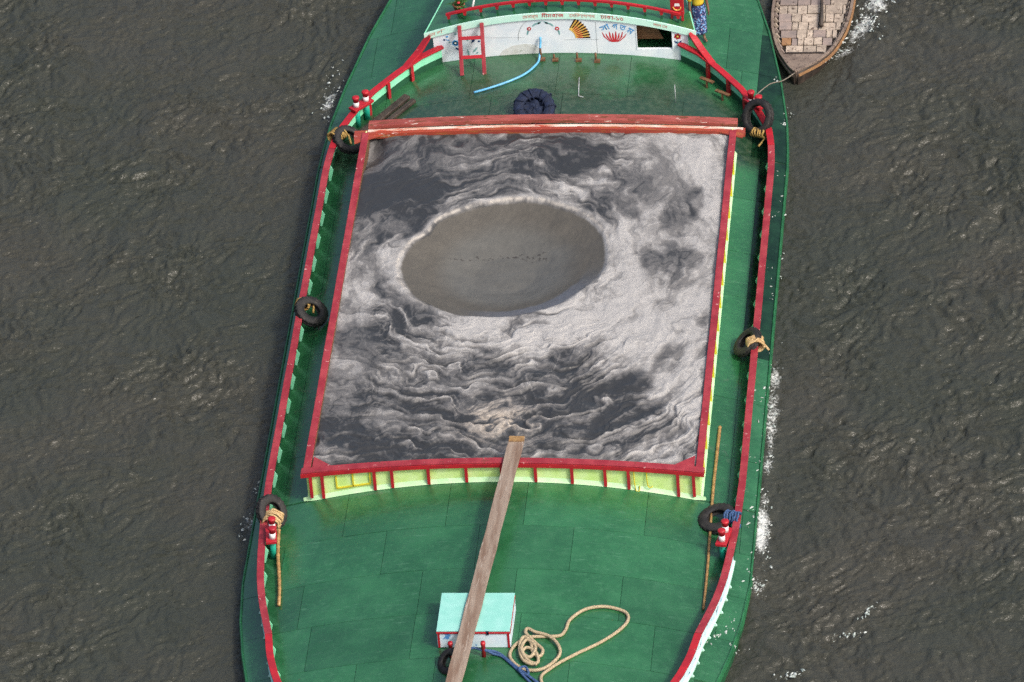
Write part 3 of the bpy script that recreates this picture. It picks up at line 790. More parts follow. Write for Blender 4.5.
# ---- lettering
def text_mesh(s, bold=.012):
    c = bpy.data.curves.new('lettering', 'FONT'); c.body = s; c.resolution_u = 2; c.offset = bold
    o = bpy.data.objects.new('lettering', c); COL.objects.link(o)
    dg = bpy.context.evaluated_depsgraph_get(); dg.update()
    me = bpy.data.meshes.new_from_object(o.evaluated_get(dg))
    bpy.data.objects.remove(o); bpy.data.curves.remove(c)
    return me
def letters(s, x, z, size, ang, mat, y, par, width=None, follow=None):
    me = text_mesh(s)
    n = len(me.vertices); co = np.zeros(n*3, np.float32); me.vertices.foreach_get('co', co); co = co.reshape(-1, 3)
    u = co[:, 0] - co[:, 0].min(); vv = co[:, 1] * size
    u = u * (width / u.max() if width else size)
    if follow is not None:
        out = np.stack([x + u, np.full(n, y), follow(x + u) + vv], -1)
    else:
        c, s_ = math.cos(ang), math.sin(ang); out = np.stack([x + u*c - vv*s_, np.full(n, y), z + u*s_ + vv*c], -1)
    me.vertices.foreach_set('co', out.astype(np.float32).ravel()); me.update(); me.materials.clear()
    return link('lettering', me, mat, par)
foot = lambda x: 2.20 - .05*x*x - .12
YF = YW - .048
letters('এম ভি', -3.40, 0, .13, 0, M_decfade, YF, roof, .45, foot)
letters('েমসার্স', -.92, 0, .14, 0, M_decfade, YF, roof, .40, foot)
letters('মীমরাজ', -.44, 0, .15, 0, M_decred, YF, roof, .58, foot)
letters('েনিভেগশন', .28, 0, .14, 0, M_decfade, YF, roof, .66, foot)
letters('ঢাকা-১৩', 1.08, 0, .16, 0, M_decred, YF, roof, .58, foot)
letters('লাল েস', 2.42, 0, .12, 0, M_decfade, YF, roof, .36, foot)
ac = (1.42, 1.12)
for ch, a, w in (('সা', 121, .25), ('গ', 96, .16), ('ত', 78, .16), ('ম', 60, .17)):
    t = math.radians(a); r = .55
    letters(ch, ac[0] + r*math.cos(t)*1.1 - .02, ac[1] + r*math.sin(t), .24, t - math.pi/2 - .12, M_decblue, YW - .006, cab, w)

# ---- small fittings on the after deck
def post(x, y, h, r, mat, par=deck, name='deck_pin'):
    mb = MB(); mb.tube([(x, y, zd(x) - .01), (x, y, zd(x) + h)], r, 8); o = mb.build(name, mat, par, True)
for x, y, h in ((-.50, 17.78, .32), (-.16, 17.74, .16), (.44, 17.72, .22), (.92, 17.70, .24)):
    post(x, y, h, .028, M_rust)
    mb = MB(); mb.box((x + .04, y - .05, zd(x) + .03), (.15, .12, .05)); mb.build('pin_foot', M_rust, deck)
post(3.06, 16.1, .55, .008, M_decgrey)
mb = MB(); mb.tube([(.55, 16.9, zd(.5)+.02), (.57, 16.5, zd(.5)+.02), (.60, 16.05, zd(.6)+.02), (.72, 16.0, zd(.6)+.02)], .010, 6); mb.build('white_pipe', M_decgrey, deck, True)
for x, y, a in ((3.80, 17.0, -.6), (4.22, 16.55, -.6)):
    z = zd(x); mb = MB(); R = Matrix.Rotation(a, 3, 'Z')
    mb.box((x, y, z + .22), (.42, .10, .03), R); mb.beam((x, y - .03, z), (x, y - .03, z + .21), .05, .05, (0, 1, 0)); mb.build('step_bracket', M_rust, deck)

# ------------------------------------------------------------------ sand in the hold
gx = np.linspace(-4.57, 4.57, 420); gy = np.linspace(.08, 14.2, 600)
X, Y = np.meshgrid(gx, gy)
BL = [(-3.61,11.06,0.85,1.66,0.00),(-1.95,13.58,2.68,0.37,0.42),(-1.63,12.78,1.46,0.54,0.25),(0.62,12.97,0.85,0.58,0.10),(1.64,11.00,0.54,0.75,0.20),(2.44,12.07,0.44,0.58,0.25),(3.20,8.13,0.24,1.00,0.10),(-3.33,5.58,0.68,1.33,0.25),(-3.74,1.67,1.10,0.83,0.08),(-1.60,1.34,1.46,0.58,0.12),(-1.02,2.93,1.46,0.91,0.38),(1.10,3.52,1.22,1.08,0.25),(2.19,1.72,1.71,0.75,0.22),(3.09,4.31,0.34,0.58,0.20),(3.25,1.91,0.63,0.91,0.30),(0.78,1.45,0.73,0.41,0.15),(3.38,13.15,1.17,0.83,0.84),(4.42,9.05,0.39,3.73,0.80),(2.80,6.76,1.22,1.33,0.88),(2.48,9.70,0.54,1.66,0.82),(3.75,10.6,.35,.6,.35),(3.3,11.6,.5,.35,.45),(3.6,8.0,.5,.35,.30),(3.9,6.0,.25,.3,.2),(2.3,5.2,.4,.3,.25),(3.2,3.3,.4,.35,.25),(3.9,4.6,.2,.4,.35),(-4.34,6.62,0.49,2.90,0.60),(-4.40,2.95,0.39,1.24,0.52),(-3.28,8.92,0.54,0.91,0.85),(0.25,5.14,2.20,0.41,0.85),(1.89,5.95,1.22,0.58,0.95),(-0.21,1.93,0.63,0.58,0.70),(4.26,2.90,0.44,2.49,0.75),(-2.85,3.14,0.73,1.00,0.55),(-1.72,5.36,1.22,0.41,0.60),(1.44,12.08,0.98,0.41,0.70)]
CXc, CYc, CR = -.70, 8.72, 2.50
ang = np.arctan2(Y - CYc, X - CXc)
rim = 1 + .035*np.sin(2*ang + .6) + .03*pn(np.cos(ang)*2, np.sin(ang)*2, 31) + .007*fbm(np.cos(ang)*16, np.sin(ang)*16, 3, 32) - .08*np.exp(-((ang - 2.62)/.16)**2)
# slipped tongue of dry sand at the port aft rim
rr = np.hypot(X - CXc, Y - CYc) / (CR * rim)
# flow-like distortion
w1 = fbm(X*.55, Y*.42, 4, 100); w2 = fbm(X*.55 + 31, Y*.42, 4, 110)
Xw = X + .75*w1; Yw = Y + 1.0*w2
num = .50 * .18 * np.ones_like(X); den = .18 * np.ones_like(X)
for (bx_, by_, ra, rb, v) in BL:
    e = ((Xw - bx_) / ra)**2 + ((Yw - by_) / rb)**2
    g = np.exp(-e * .9); num += g*v*1.3; den += g*1.3
V = num / den
# streaks: swirls drawn out round the crater, lapped bands over the forward part
rd = np.hypot(X - CXc, (Y - CYc)*.92); rdw = rd + .55*w2 + .20*fbm(X*1.3, Y*1.3, 3, 118)
sw1 = fbm(2.0*np.cos(ang) + 1.5*rdw, 2.0*np.sin(ang) - 1.1*rdw, 5, 120, .62)
sw2 = ridged(1.3*np.cos(ang) - 1.6*rdw + .5*w1, 1.3*np.sin(ang) + 1.3*rdw, 125)
sw3 = fbm(Xw*2.6 + 1.2*Yw, Yw*1.5 - .5*Xw, 4, 127, .6)
angb = np.mod(ang, 2*math.pi) - math.pi; wt = .5 + .5*np.cos(ang); wt = sstep(.3, .7, wt)
def streak(ft, fr_, seed, n=4, g=.6):
    return wt*fbm(ang*rd*ft, rdw*fr_, n, seed, g) + (1 - wt)*fbm(angb*rd*ft + 40, rdw*fr_, n, seed + 9, g)
sk1 = streak(.55, 3.2, 300); sk2 = streak(.9, 8.0, 320, 4, .65)
calm = 1 - .70*sstep(1.4, 2.6, X + .4*w1)*sstep(2.0, 4.0, Y) - .55*sstep(-3.3, -3.9, X + .3*w1)*sstep(1.6, 3.0, Y)*sstep(9.5, 8.0, Y) - .45*sstep(-2.2, -3.0, X)*sstep(9.4, 10.4, Y)
V = V + .20*sk1*calm
V = V + (.22*sw1 + .14*(sw2 - .45) + .12*sw3)*(.35 + .65*calm)
zone = sstep(6.0, 5.0, Y + .5*w1) * sstep(.4, 1.2, Y) * sstep(-3.2, -1.8, X + .8*w1) * (1 - .7*sstep(1.8, 3.6, X + .5*w2))
ph = rdw*1.62 - .10*X + .16*pn(X*2.2, Y*2.0, 131) + .25*pn(X*.8, Y*.7, 132)
fr = ph - np.floor(ph); amp = sstep(-.30, .30, pn(X*.75 + 3, Y*1.2, 133))
cusp = np.where(fr < .12, fr/.12, (1 - (fr - .12)/.88)**1.4)
thin = np.exp(-((fr - .12)/.05)**2) * sstep(-.2, .3, pn(X*1.3, Y*2.0, 134))
zone = zone*(.20 + .80*amp)
V = V + zone * (.40*(cusp - .50) + .20*thin)
# diagonal streaks on the starboard forward quarter
zone2 = sstep(1.2, 2.4, X) * sstep(6.2, 4.8, Y)
dg_ = (Y*.75 - X*1.25 + .5*w1 + .3*w2); st_ = ridged(dg_*1.1, (X + Y)*.28, 140)
V = V + zone2*.26*(st_ - .5)
V = .46 + (V - .5)*1.75
V = V + .07*fbm(X*3.2, Y*2.6, 5, 149, .65)
fil = ridged(1.9*np.cos(ang) + 2.1*rdw + .4*w1, 1.9*np.sin(ang) - 1.6*rdw, 151); fil2 = ridged(Xw*1.5 + .9*Yw, Yw*1.1 - .5*Xw, 152)
pat = sstep(-.1, .35, pn(X*.7, Y*.6, 153)); pat2 = sstep(-.1, .35, pn(X*.7 + 9, Y*.6, 154))
V = V - .30*calm*sstep(.86, .97, fil)*pat + .26*calm*sstep(.88, .98, fil2)*pat2 - .22*sstep(.80, .95, ridged(Xw*2.2 - Yw, Yw*1.6 + .7*Xw, 155))*(1 - pat)*pat2
q = V*5 - .5; qf = np.floor(q)
Vq = (qf + .5 + sstep(.40, .60, q - qf) )/5                                    # patches with crisp ragged borders
V = .35*V + .65*Vq
V = V + .17*calm*sk2*(.5 + sstep(-.3, .4, pn(X*.5 + 5, Y*.5, 159))) + .06*fbm(X*7, Y*6, 4, 150, .75) + .05*(_hash(np.arange(X.size).reshape(X.shape), np.arange(X.size).reshape(X.shape)//7, 3) - .5)
V = V + .13*sstep(6.2, 5.0, Y)*fbm(X*1.8 + .6*w1, (Y*1.0 - .12*X + .3*w2)*7.0, 3, 156, .6)*sstep(-.2, .3, pn(X*.6, Y*.6, 157))
V = V + .08*fbm(3.0*np.cos(ang) + 4.0*rdw, 3.0*np.sin(ang) - 3.4*rdw, 3, 158, .6)
# crater: pale rim, smooth damp bowl, standing wet floor
inside = sstep(1.0, .965, rr)
ring = np.exp(-((rr - 1.06)/.075)**2)
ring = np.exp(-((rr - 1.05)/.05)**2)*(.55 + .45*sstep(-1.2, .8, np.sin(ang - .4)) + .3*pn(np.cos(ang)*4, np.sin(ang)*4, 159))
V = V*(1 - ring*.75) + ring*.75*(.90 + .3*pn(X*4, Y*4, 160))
V = np.clip(V, 0, 1)
dark = np.array([.032, .034, .036]); mid = np.array([.135, .134, .134]); light = np.array([.335, .333, .328])
t = V[..., None]
c = np.where(t < .5, dark + (mid - dark)*(t/.5), mid + (light - mid)*((t - .5)/.5))
warm = (np.exp(-(((X + .25)/.8)**2 + ((Y - 1.95)/.75)**2)) * .7 * (V > .35))[..., None]
c = c*(1 - warm) + warm*np.array([.40, .345, .28])*(.55 + .6*sstep(-.4, .5, fbm(X*9, Y*9, 3, 165)))[..., None]
bowl = np.array([.080, .075, .064]); floor_ = np.array([.096, .096, .088])
fl_ = sstep(.78, .50, np.hypot(X - CXc - .05, (Y - CYc - .1)*1.0) / CR + .04*pn(X*1.2, Y*1.2, 170))[..., None]
cb = bowl*(1 - fl_) + floor_*fl_
cb = cb * (1 + .10*pn(X*2, Y*3, 171) + .05*fbm(X*12, Y*12, 2, 172))[..., None]
band = sstep(.78, .84, rr + .02*pn(X*3, Y*3, 175)) * np.exp(-((ang + 1.05)/.75)**4)  # wet near wall, its bluish shade painted into the bowl colour
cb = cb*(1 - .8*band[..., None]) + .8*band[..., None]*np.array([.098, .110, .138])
# crumbs along an old waterline on the bowl floor
crv = CYc + .78 - .30*(X - CXc)**2 * .7
crumb = (np.abs(Y - crv + .16*pn(X*2.2, Y*0+1, 173)) < .05 + .10*sstep(.0, 1.0, X - CXc)) & (pn(X*13, Y*13, 174) > .26) & (X > CXc - 1.4) & (X < CXc + 1.0) & (rr < .8)
cb = np.where(crumb[..., None], np.array([.045, .042, .038]), cb)
i3 = inside[..., None]
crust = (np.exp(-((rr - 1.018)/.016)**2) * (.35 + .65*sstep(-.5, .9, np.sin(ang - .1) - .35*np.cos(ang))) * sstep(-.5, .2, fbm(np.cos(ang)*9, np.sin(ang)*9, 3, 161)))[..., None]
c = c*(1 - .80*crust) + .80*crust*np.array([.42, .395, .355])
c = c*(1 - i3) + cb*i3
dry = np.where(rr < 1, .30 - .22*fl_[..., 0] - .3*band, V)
Z = 1.10 + .0035*(4.6**2 - X**2) + .04*fbm(X*.5, Y*.5, 3, 180) + .022*fbm(X*2.0, Y*1.6, 4, 185)*(.4 + .6*V)
Z = Z + zone*.07*(cusp - .4) + zone2*.03*(st_ - .5) + .020*(V - .5) + .006*sw1 + calm*(.030*sk1 + .008*sk2)*(.5 + .8*sstep(6.5, 5.0, Y))
Z = Z + .015*np.exp(-((rr - 1.04)/.07)**2)*(1 + .4*pn(X*3, Y*3, 186))
depth = .52
rims = 1 + .035*np.sin(2*ang + .6) + .03*pn(np.cos(ang)*2, np.sin(ang)*2, 31) - .06*np.exp(-((ang - 2.62)/.20)**2)
rb_ = np.hypot(X - CXc, Y - CYc) / (CR * rims)
prof = -depth * (1 - np.clip((rb_ - .30)/(1.02 - .30), 0, 1)**1.12)
kz = sstep(1.05, .97, rb_)
Z = (1.12 + .015*pn(X*1.5, Y*1.5, 187) + .008*fbm(X*4, Y*4, 3, 188) + prof)*kz + Z*(1 - kz)
Z = Z - .30*np.exp(-(((X + 4.5)/.35)**2 + ((Y - 13.6)/.7)**2)) - .10*np.exp(-(((X - 4.5)/.25)**2 + ((Y - 13.4)/.5)**2))
Z = np.minimum(Z, np.where(np.abs(X) > 4.5, 1.14, 2))
Z = np.where(Y < .35, np.minimum(Z, 1.28 - .013*X*X + .02), Z)
me = grid_mesh('sand_cargo', X, Y, Z)
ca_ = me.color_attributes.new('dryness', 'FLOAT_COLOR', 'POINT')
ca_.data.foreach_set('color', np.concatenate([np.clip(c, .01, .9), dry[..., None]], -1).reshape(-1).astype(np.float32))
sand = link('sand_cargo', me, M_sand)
tag(sand, 'grey wet and dry sand filling the hold, with a round crater', 'sand', kind='stuff')

# ------------------------------------------------------------------ plank, locker box, ropes on the foredeck
def box_faces(name, c, d, mat, parent, bevel=.006): return MB().box(c, d).build(name, mat, parent, bevel=bevel)
chest = empty('deck_chest', (-.12, -5.6, .95)); tag(chest, 'turquoise topped white deck chest with red trim under the gangplank', 'chest')
cz = lambda z: z - .95
# chest built about its own origin
chest_top = MB().box((0, .02, .455), (1.69, 1.40, .03)).build('lid', M_turq, chest, bevel=.006)
MB().box((0, -.68, .215), (1.66, .02, .43)).build('front_panel', M_boxwhite, chest)
MB().box((0, .70, .215), (1.66, .02, .43)).build('back_panel', M_boxwhite, chest)
for s in (-1, 1):
    MB().box((s*.83, .01, .215), (.02, 1.36, .43)).build('side_panel', M_boxwhite, chest)
    MB().box((s*.80, -.695, .215), (.05, .014, .43)).build('trim', M_redfresh, chest)
    MB().box((s*.30 + .03, -.70, .42), (.06, .03, .10)).build('hinge', M_navy, chest)
    MB().box((s*.846, .01, .40), (.012, 1.36, .05)).build('trim', M_redfresh, chest)
MB().box((0, -.70, .425), (1.69, .03, .035)).build('trim', M_redfresh, chest)
# two red pegs standing before the chest
for x in (-.62, .13):
    mb = MB(); mb.tube([(0, 0, 0), (0, 0, .34), (0, 0, .36), (0, 0, .42)], [.05, .05, .062, .055], 12); o = mb.build('mooring_peg', M_redfresh, barge, True)
    o.location = (x, -6.62, zd(x))

gp = empty('gangplank', (.33, .75, 1.55)); tag(gp, 'long weathered wooden plank from the sand hold over the chest', 'plank')
pa = Vector((.33, .82, 1.585)); pb = Vector((-.466, -9.02, 1.405))
def plank_mesh(a, b, w, h, n=14, sag=.03):
    mb = MB(); d = (b - a); t = d.normalized(); nn = t.cross(Vector((0, 0, 1))).normalized(); vs = []
    for i in range(n + 1):
        u = i / n; p = a + d*u - Vector((0, 0, sag*4*u*(1-u)*(1 if u < .8 else .8)))
        ww = w/2 * (1 + .05*math.sin(i*2.3)); tw = .012*math.sin(u*5)
        vs += [p - nn*ww + Vector((0, 0, tw)), p + nn*ww - Vector((0, 0, tw)), p + nn*ww + Vector((0, 0, h - tw)), p - nn*ww + Vector((0, 0, h + tw))]
    fs = [(i*4+j, i*4+(j+1) % 4, (i+1)*4+(j+1) % 4, (i+1)*4+j) for i in range(n) for j in range(4)] + [(3,2,1,0), tuple(n*4+j for j in range(4))]
    return mb.add(vs, fs)
o = plank_mesh(pa - gp.location, pb - gp.location, .37, .045).build('plank_board', M_plank, gp, bevel=.006)
mb = MB(); e = pa - gp.location; mb.box((e.x - .01, e.y - .12, e.z + .052), (.36, .20, .012)); mb.build('end_cleat', M_bamboo, gp)
mb = MB(); e = pb - gp.location; mb.box((e.x + .01, e.y + .10, e.z + .052), (.40, .16, .014)); mb.build('end_cleat', M_board, gp)

def rope_obj(name, pts, r, mat, label, cat='rope', z=None, n=6, group=None, seg=7):
    P = [(p[0], p[1], (zd(p[0]) + r + .004 + (p[2] if len(p) > 2 else 0)) if z is None else p[2]) for p in pts]
    o = MB().tube(smooth_path(P, n), r, seg).build(name, mat, None, True)
    return tag(o, label, cat, group)
rp = [(2.6, -9.3), (2.0, -8.3), (1.5, -7.47), (1.71, -6.98), (2.19, -6.45), (2.73, -5.92), (3.14, -5.37), (3.3, -4.96), (3.19, -4.69), (2.74, -4.6), (2.3, -4.78), (1.99, -5.2), (1.92, -5.57), (1.8, -5.81), (1.47, -5.88), (1.08, -5.95), (.82, -6.23), (.72, -6.59), (.84, -6.88), (1.11, -7.11), (1.45, -7.12, .03), (1.7, -6.87, .03), (1.86, -6.49, .03), (1.76, -6.14, .05), (1.54, -5.91, .06), (1.23, -5.79, .05), (1.06, -5.66, .03), (1.03, -5.85, .05), (1.26, -6.19, .07), (1.46, -6.43, .05), (1.41, -6.65, .04), (1.25, -6.56, .06), (1.17, -6.2, .08), (1.0, -6.03, .08), (.93, -6.33, .06), (1.01, -6.76, .05), (1.21, -6.96, .06), (1.39, -6.87, .05), (1.31, -6.55, .08), (1.10, -6.42, .09), (1.02, -6.6, .08), (1.2, -6.75, .08), (1.30, -6.4, .10), (1.08, -6.15, .10), (.98, -6.5, .09), (1.15, -6.86, .08), (1.38, -6.98, .06)]
rope_obj('mooring_rope', rp, .040, M_rope, 'beige mooring rope coiled and looped on the green foredeck')
rope_obj('mooring_rope', [(-.45, -6.72, .2), (-.11, -6.55, .15), (.13, -6.63, .14), (.30, -6.52, .04), (.49, -6.57), (.74, -6.84), (1.0, -7.12), (1.24, -7.36), (1.48, -7.6), (1.77, -7.9), (2.3, -8.8)], .034, M_bluerope, 'blue rope running from the red peg past the coiled beige rope')
rope_obj('mooring_rope', [(.13, -6.64, .20), (.34, -6.60, .03), (.55, -6.66), (.80, -6.95), (1.03, -7.22), (1.20, -7.30, .04), (1.12, -7.06, .05), (.98, -7.16, .06), (1.1, -7.36, .03), (1.3, -7.6), (1.6, -8.1)], .03, M_bluerope, 'knotted blue rope end lying beside the longer blue rope')

# ------------------------------------------------------------------ tyres
def tyre_mesh(R, r, wd):
    mb = MB(); prof = [(r, -wd*.30), (r + .02, -wd*.46), (r + (R-r)*.5, -wd*.52), (R - .03, -wd*.44), (R, -wd*.34), (R, -wd*.06), (R - .012, -wd*.04), (R - .012, wd*.04), (R, wd*.06), (R, wd*.34), (R - .03, wd*.44), (r + (R-r)*.5, wd*.52), (r + .02, wd*.46), (r, wd*.30), (r + .015, wd*.25), (R - .05, wd*.3), (R - .045, 0), (R - .05, -wd*.3), (r + .015, -wd*.25)]
    mb.lathe(prof, 28, closed=True); return mb
def tread(R, wd):
    mb = MB()
    for i in range(22):
        a = 2*math.pi*i/22; Rm = Matrix.Rotation(a, 3, 'Z')
        for s in (-1, 1): mb.box(Rm @ Vector((R + .003, .012*s, s*wd*.22)), (.016, .05, wd*.24), Rm)
    return mb
def tyre(loc, normal, R, r, wd, label, mat=M_black, seed=0):
    root = tyre_mesh(R, r, wd).build('tyre', mat, None, True); root.location = loc
    root.rotation_euler = Vector(normal).to_track_quat('Z', 'Y').to_euler()
    tag(root, label, 'tyre', 'old tyres used as fenders')
    tag(tread(R, wd).build('tread', mat, root), kind='stuff')
    return root
def lashing(c, axis, rad, turns, pitch, r, mat, label, wob=.02):
    """turns of rope wound round a point about an axis, with loose ends"""
    ax = Vector(axis).normalized(); q = Vector((0, 0, 1)) if abs(ax.z) < .8 else Vector((1, 0, 0))
    u = ax.cross(q).normalized(); v = ax.cross(u); pts = []; n = int(turns*12)
    rn = random.Random(int(abs(c[0]*100 + c[1]*10)))
    for i in range(n + 1):
        t = i/12*2*math.pi; pts.append(Vector(c) + ax*((i/n - .5)*pitch + rn.uniform(-wob, wob)) + u*(rad[0]*math.cos(t)*(1 + rn.uniform(-.1, .1))) + v*(rad[1]*math.sin(t)*(1 + rn.uniform(-.1, .1))))
    e = pts[-1]; pts += [e + Vector((rn.uniform(-.1, .1), rn.uniform(-.15, .05), -.05)), e + Vector((rn.uniform(-.2, .2), rn.uniform(-.3, .1), -.12))]
    o = MB().tube(smooth_path(pts, 3), r, 6).build('lashing_rope', mat, None, True)
    return tag(o, label, 'rope', 'rope lashings holding the tyres')
tyre((-5.36, 7.30, .58), (.46, -.20, .86), .42, .20, .20, 'black tyre hung over the port rail beside the middle of the hold')
tyre((-5.20, 14.72, .58), (.45, -.25, .82), .40, .22, .20, 'black tyre at the port rail by the after end of the hold')
tyre((-5.44, -.80, .62), (.72, -.40, .58), .42, .22, .20, 'grey black tyre hung on the port rail before the hold')
tyre((5.44, 5.95, .58), (-.62, -.10, .75), .40, .20, .19, 'black tyre hung inside the starboard rail beside the hold')
tyre((5.10, -.82, .42), (-.20, -.10, .97), .45, .22, .20, 'worn tyre lying on the starboard side deck by the hold corner')
tyre((5.20, 15.28, .80), (-.55, -.62, .56), .46, .29, .20, 'scuffed tyre hung upright at the starboard after corner of the hold')
tyre((-.62, -7.02, 1.12), (-.55, -.40, .70), .30, .15, .16, 'small dark tyre half under the gangplank beside the chest')
t8 = tyre((-.46, 15.25, 1.14), (.05, -.50, .86), .52, .26, .24, 'tyre wrapped in navy rope behind the after cross beam', M_navy)
mb = MB()
for i in range(11):
    a = 2*math.pi*i/11 + random.uniform(-.22, .22); c0 = Vector((.39*math.cos(a), .39*math.sin(a), 0)); rd = Vector((math.cos(a + .25), math.sin(a + .25), .0)); pts = []; kk = random.uniform(.95, 1.25)
    for k2 in range(13):
        t = k2/12*2*math.pi; pts.append(c0 + rd*(.155*kk*math.cos(t)) + Vector((0, 0, 1))*(.145*kk*math.sin(t)))
    mb.tube(pts, .022, 6, False)
tag(mb.build('rope_wrap', M_navy, t8, True), kind='stuff')
mb = MB(); vs = []; ng = 16
for j in range(9):
    for i in range(ng):
        a = 2*math.pi*i/ng; r_ = .42*j/8; vs.append((r_*math.cos(a), r_*math.sin(a), .13*math.cos(j/8*1.4) + .05*math.sin(a*3 + j) * (j/8) + .03*math.sin(a*5 - j*1.3) - .10))
mb.add(vs, [(j*ng+i, j*ng+(i+1) % ng, (j+1)*ng+(i+1) % ng, (j+1)*ng+i) for j in range(8) for i in range(ng)])
mb.build('tarpaulin', M_navy, t8, True)
lashing((-5.58, 7.52, .66), (.2, 1, 0), (.17, .12), 4, .20, .026, M_ropey, 'tan rope lashing the tyre to the port rail amidships')
lashing((-5.50, 14.80, .66), (.55, .8, 0), (.19, .13), 6, .34, .028, M_ropey, 'thick yellow brown rope lashing on the port rail by the bitts')
lashing((-5.38, -1.10, .62), (.2, .9, .2), (.20, .18), 6, .34, .028, M_ropestraw, 'straw rope lashing on the port bow rail tyre')
lashing((5.64, 5.78, .66), (-.2, 1, .1), (.20, .15), 6, .26, .030, M_ropestraw, 'frayed straw rope lashing on the starboard rail tyre')
lashing((5.46, -1.00, .60), (.9, -.3, 0), (.14, .14), 6, .36, .028, M_bluerope, 'blue rope lashing between the starboard bow tyre and rail')
lashing((5.22, 14.98, .52), (.6, -.4, .1), (.10, .10), 5, .40, .026, M_ropey, 'brown rope lashing under the upright starboard tyre')

# ------------------------------------------------------------------ bamboo poles, timber, hose, ladder
def bamboo(a, b, r, label):
    a = Vector(a); b = Vector(b); n = max(4, int((b-a).length/.33)); pts = []; rr_ = []
    rn = random.Random(n)
    for i in range(n):
        for u, k2 in ((0, 1.18), (.06, 1.0), (.94, .98)):
            t = (i + u)/n; p = a + (b-a)*t + Vector((.015*math.sin(t*7 + n), 0, .0)); pts.append(p); rr_.append(r*k2*(1.08 - .2*t))
    o = MB().tube(pts, rr_, 9).build('bamboo_pole', M_bamboo, None, True)
    return tag(o, label, 'pole', 'bamboo poles on the side decks')
bamboo((-5.28, -1.05, zd(5.25)+.07), (-4.93, -4.0, zd(4.93)+.05), .045, 'short bamboo pole lying on the port bow deck below the tyre')
bamboo((4.93, 2.85, zd(4.93)+.05), (4.96, -4.15, zd(4.96)+.05), .036, 'long thin bamboo pole on the starboard side deck running under the tyre')
for (a, b, w, lab) in (((-5.0, 15.20, .38), (-3.86, 16.62, .62), .20, 'blackened timber plank lying against the port quarter bulwark'), ((-4.72, 15.10, .42), (-3.66, 16.38, .66), .13, 'narrow split timber lying along the wider blackened plank')):
    o = MB().beam(a, b, w, .10).build('timber', M_timber, None, bevel=.02); tag(o, lab, 'timber')
rope_obj('water_hose', [(-.50, 17.98, .50), (-.51, 17.92, .30), (-.54, 17.69, .02), (-.63, 17.42), (-.86, 17.07), (-1.22, 16.79), (-1.71, 16.54), (-2.12, 16.40)], .030, M_hose, 'light blue hose lying on the deck before the white wall', 'hose')

lad = empty('ladder', (-2.2, 17.2, .78)); tag(lad, 'short red ladder leaning against the white cabin front', 'ladder')
for x in (-.30, .28):
    MB().beam((x, .05, .03), (x - .06, .76, 1.10 + (.08 if x > 0 else 0)), .10, .06, (0, 1, -.6)).build('side_rail', M_red, lad, bevel=.01)
for t in (.36, .74):
    MB().beam((-.31 - .06*t, .05 + .71*t - .0, .03 + 1.07*t), (.28 - .06*t, .05 + .71*t, .03 + 1.07*t + .03), .09, .09, (0, 1, -.6)).build('rung', M_redfresh, lad, bevel=.01)

# ------------------------------------------------------------------ pots of plants on the cabin roof
def pot_plant(x, y, h, label, nl=34):
    root = empty('potted_plant', (x, y, zroof(x) + .004)); tag(root, label, 'plant', 'potted plants on the cabin roof')
    MB().lathe([(.0, 0), (.10, 0), (.15, .22), (.165, .22), (.165, .25), (.13, .25), (.12, .20), (0, .20)], 14).build('pot', M_clay, root, True)
    mb = MB(); rn = random.Random(int(x*10))
    for i in range(nl):
        a = rn.uniform(0, 6.28); el = rn.uniform(.2, 1.3); l = h*rn.uniform(.5, 1); b = Vector((rn.uniform(-.05, .05), rn.uniform(-.05, .05), .2))
        d = Vector((math.cos(a)*math.cos(el), math.sin(a)*math.cos(el), math.sin(el))); sd_ = d.cross(Vector((0, 0, 1))).normalized()*.035
        p1 = b + d*l*.55; p2 = b + d*l + Vector((0, 0, -.25*l*math.cos(el))); mb.add([b, p1 + sd_, p2, p1 - sd_], [(0, 1, 2, 3)])
        mb.tube([b, p1], .005, 4)
    mb.build('foliage', M_leaf, root)
    return root
pp = pot_plant(-2.62, 18.62, .42, 'leafy potted plant with a red flower at the port end of the roof railing')
MB().lathe([(0, .03), (.035, .02), (.045, 0), (.03, -.02), (0, -.03)], 8, (.02, -.18, .40)).build('flower', M_decred, pp, True)
pot_plant(-.85, 19.05, .36, 'dark potted plant left of the roof middle, cut by the top edge')
pot_plant(-.22, 19.1, .34, 'dark potted plant near the roof middle, cut by the top edge')
o = MB().tube([(-2.28, 18.62, zroof(2.28) + .02), (-2.16, 18.95, zroof(2.2) + .45)], .03, 8).build('white_stick', M_white, None, True); tag(o, 'short white stick beside the potted plant on the roof', 'stick')

# ------------------------------------------------------------------ towed wooden skiff
SK = [(17.52, .03, 6.02), (17.75, .20, 6.06), (18.1, .42, 6.14), (18.5, .62, 6.19), (19.0, .79, 6.22), (19.6, .93, 6.25), (20.3, 1.01, 6.28), (21.2, 1.03, 6.32), (22.2, .98, 6.36), (23.2, .82, 6.40), (24.1, .55, 6.43), (24.7, .2, 6.45)]
def sk(y): return float(np.interp(y, [a for a, b, c in SK], [b for a, b, c in SK])), float(np.interp(y, [a for a, b, c in SK], [c for a, b, c in SK]))
def skz(y): return .40 + .12*max(0, (18.9 - y)/1.4)**1.5 + .18*max(0, (y - 23)/1.7)
skiff = empty('rowing_skiff', (6.3, 21, WATER_Z)); tag(skiff, 'weathered wooden skiff towed beside the barge at the top right', 'boat')
so = Vector(skiff.location)
mb = MB(); vs = []; k = 9; sy = np.concatenate([np.arange(17.52, 18.9, .2), np.arange(18.9, 24.71, .4)])
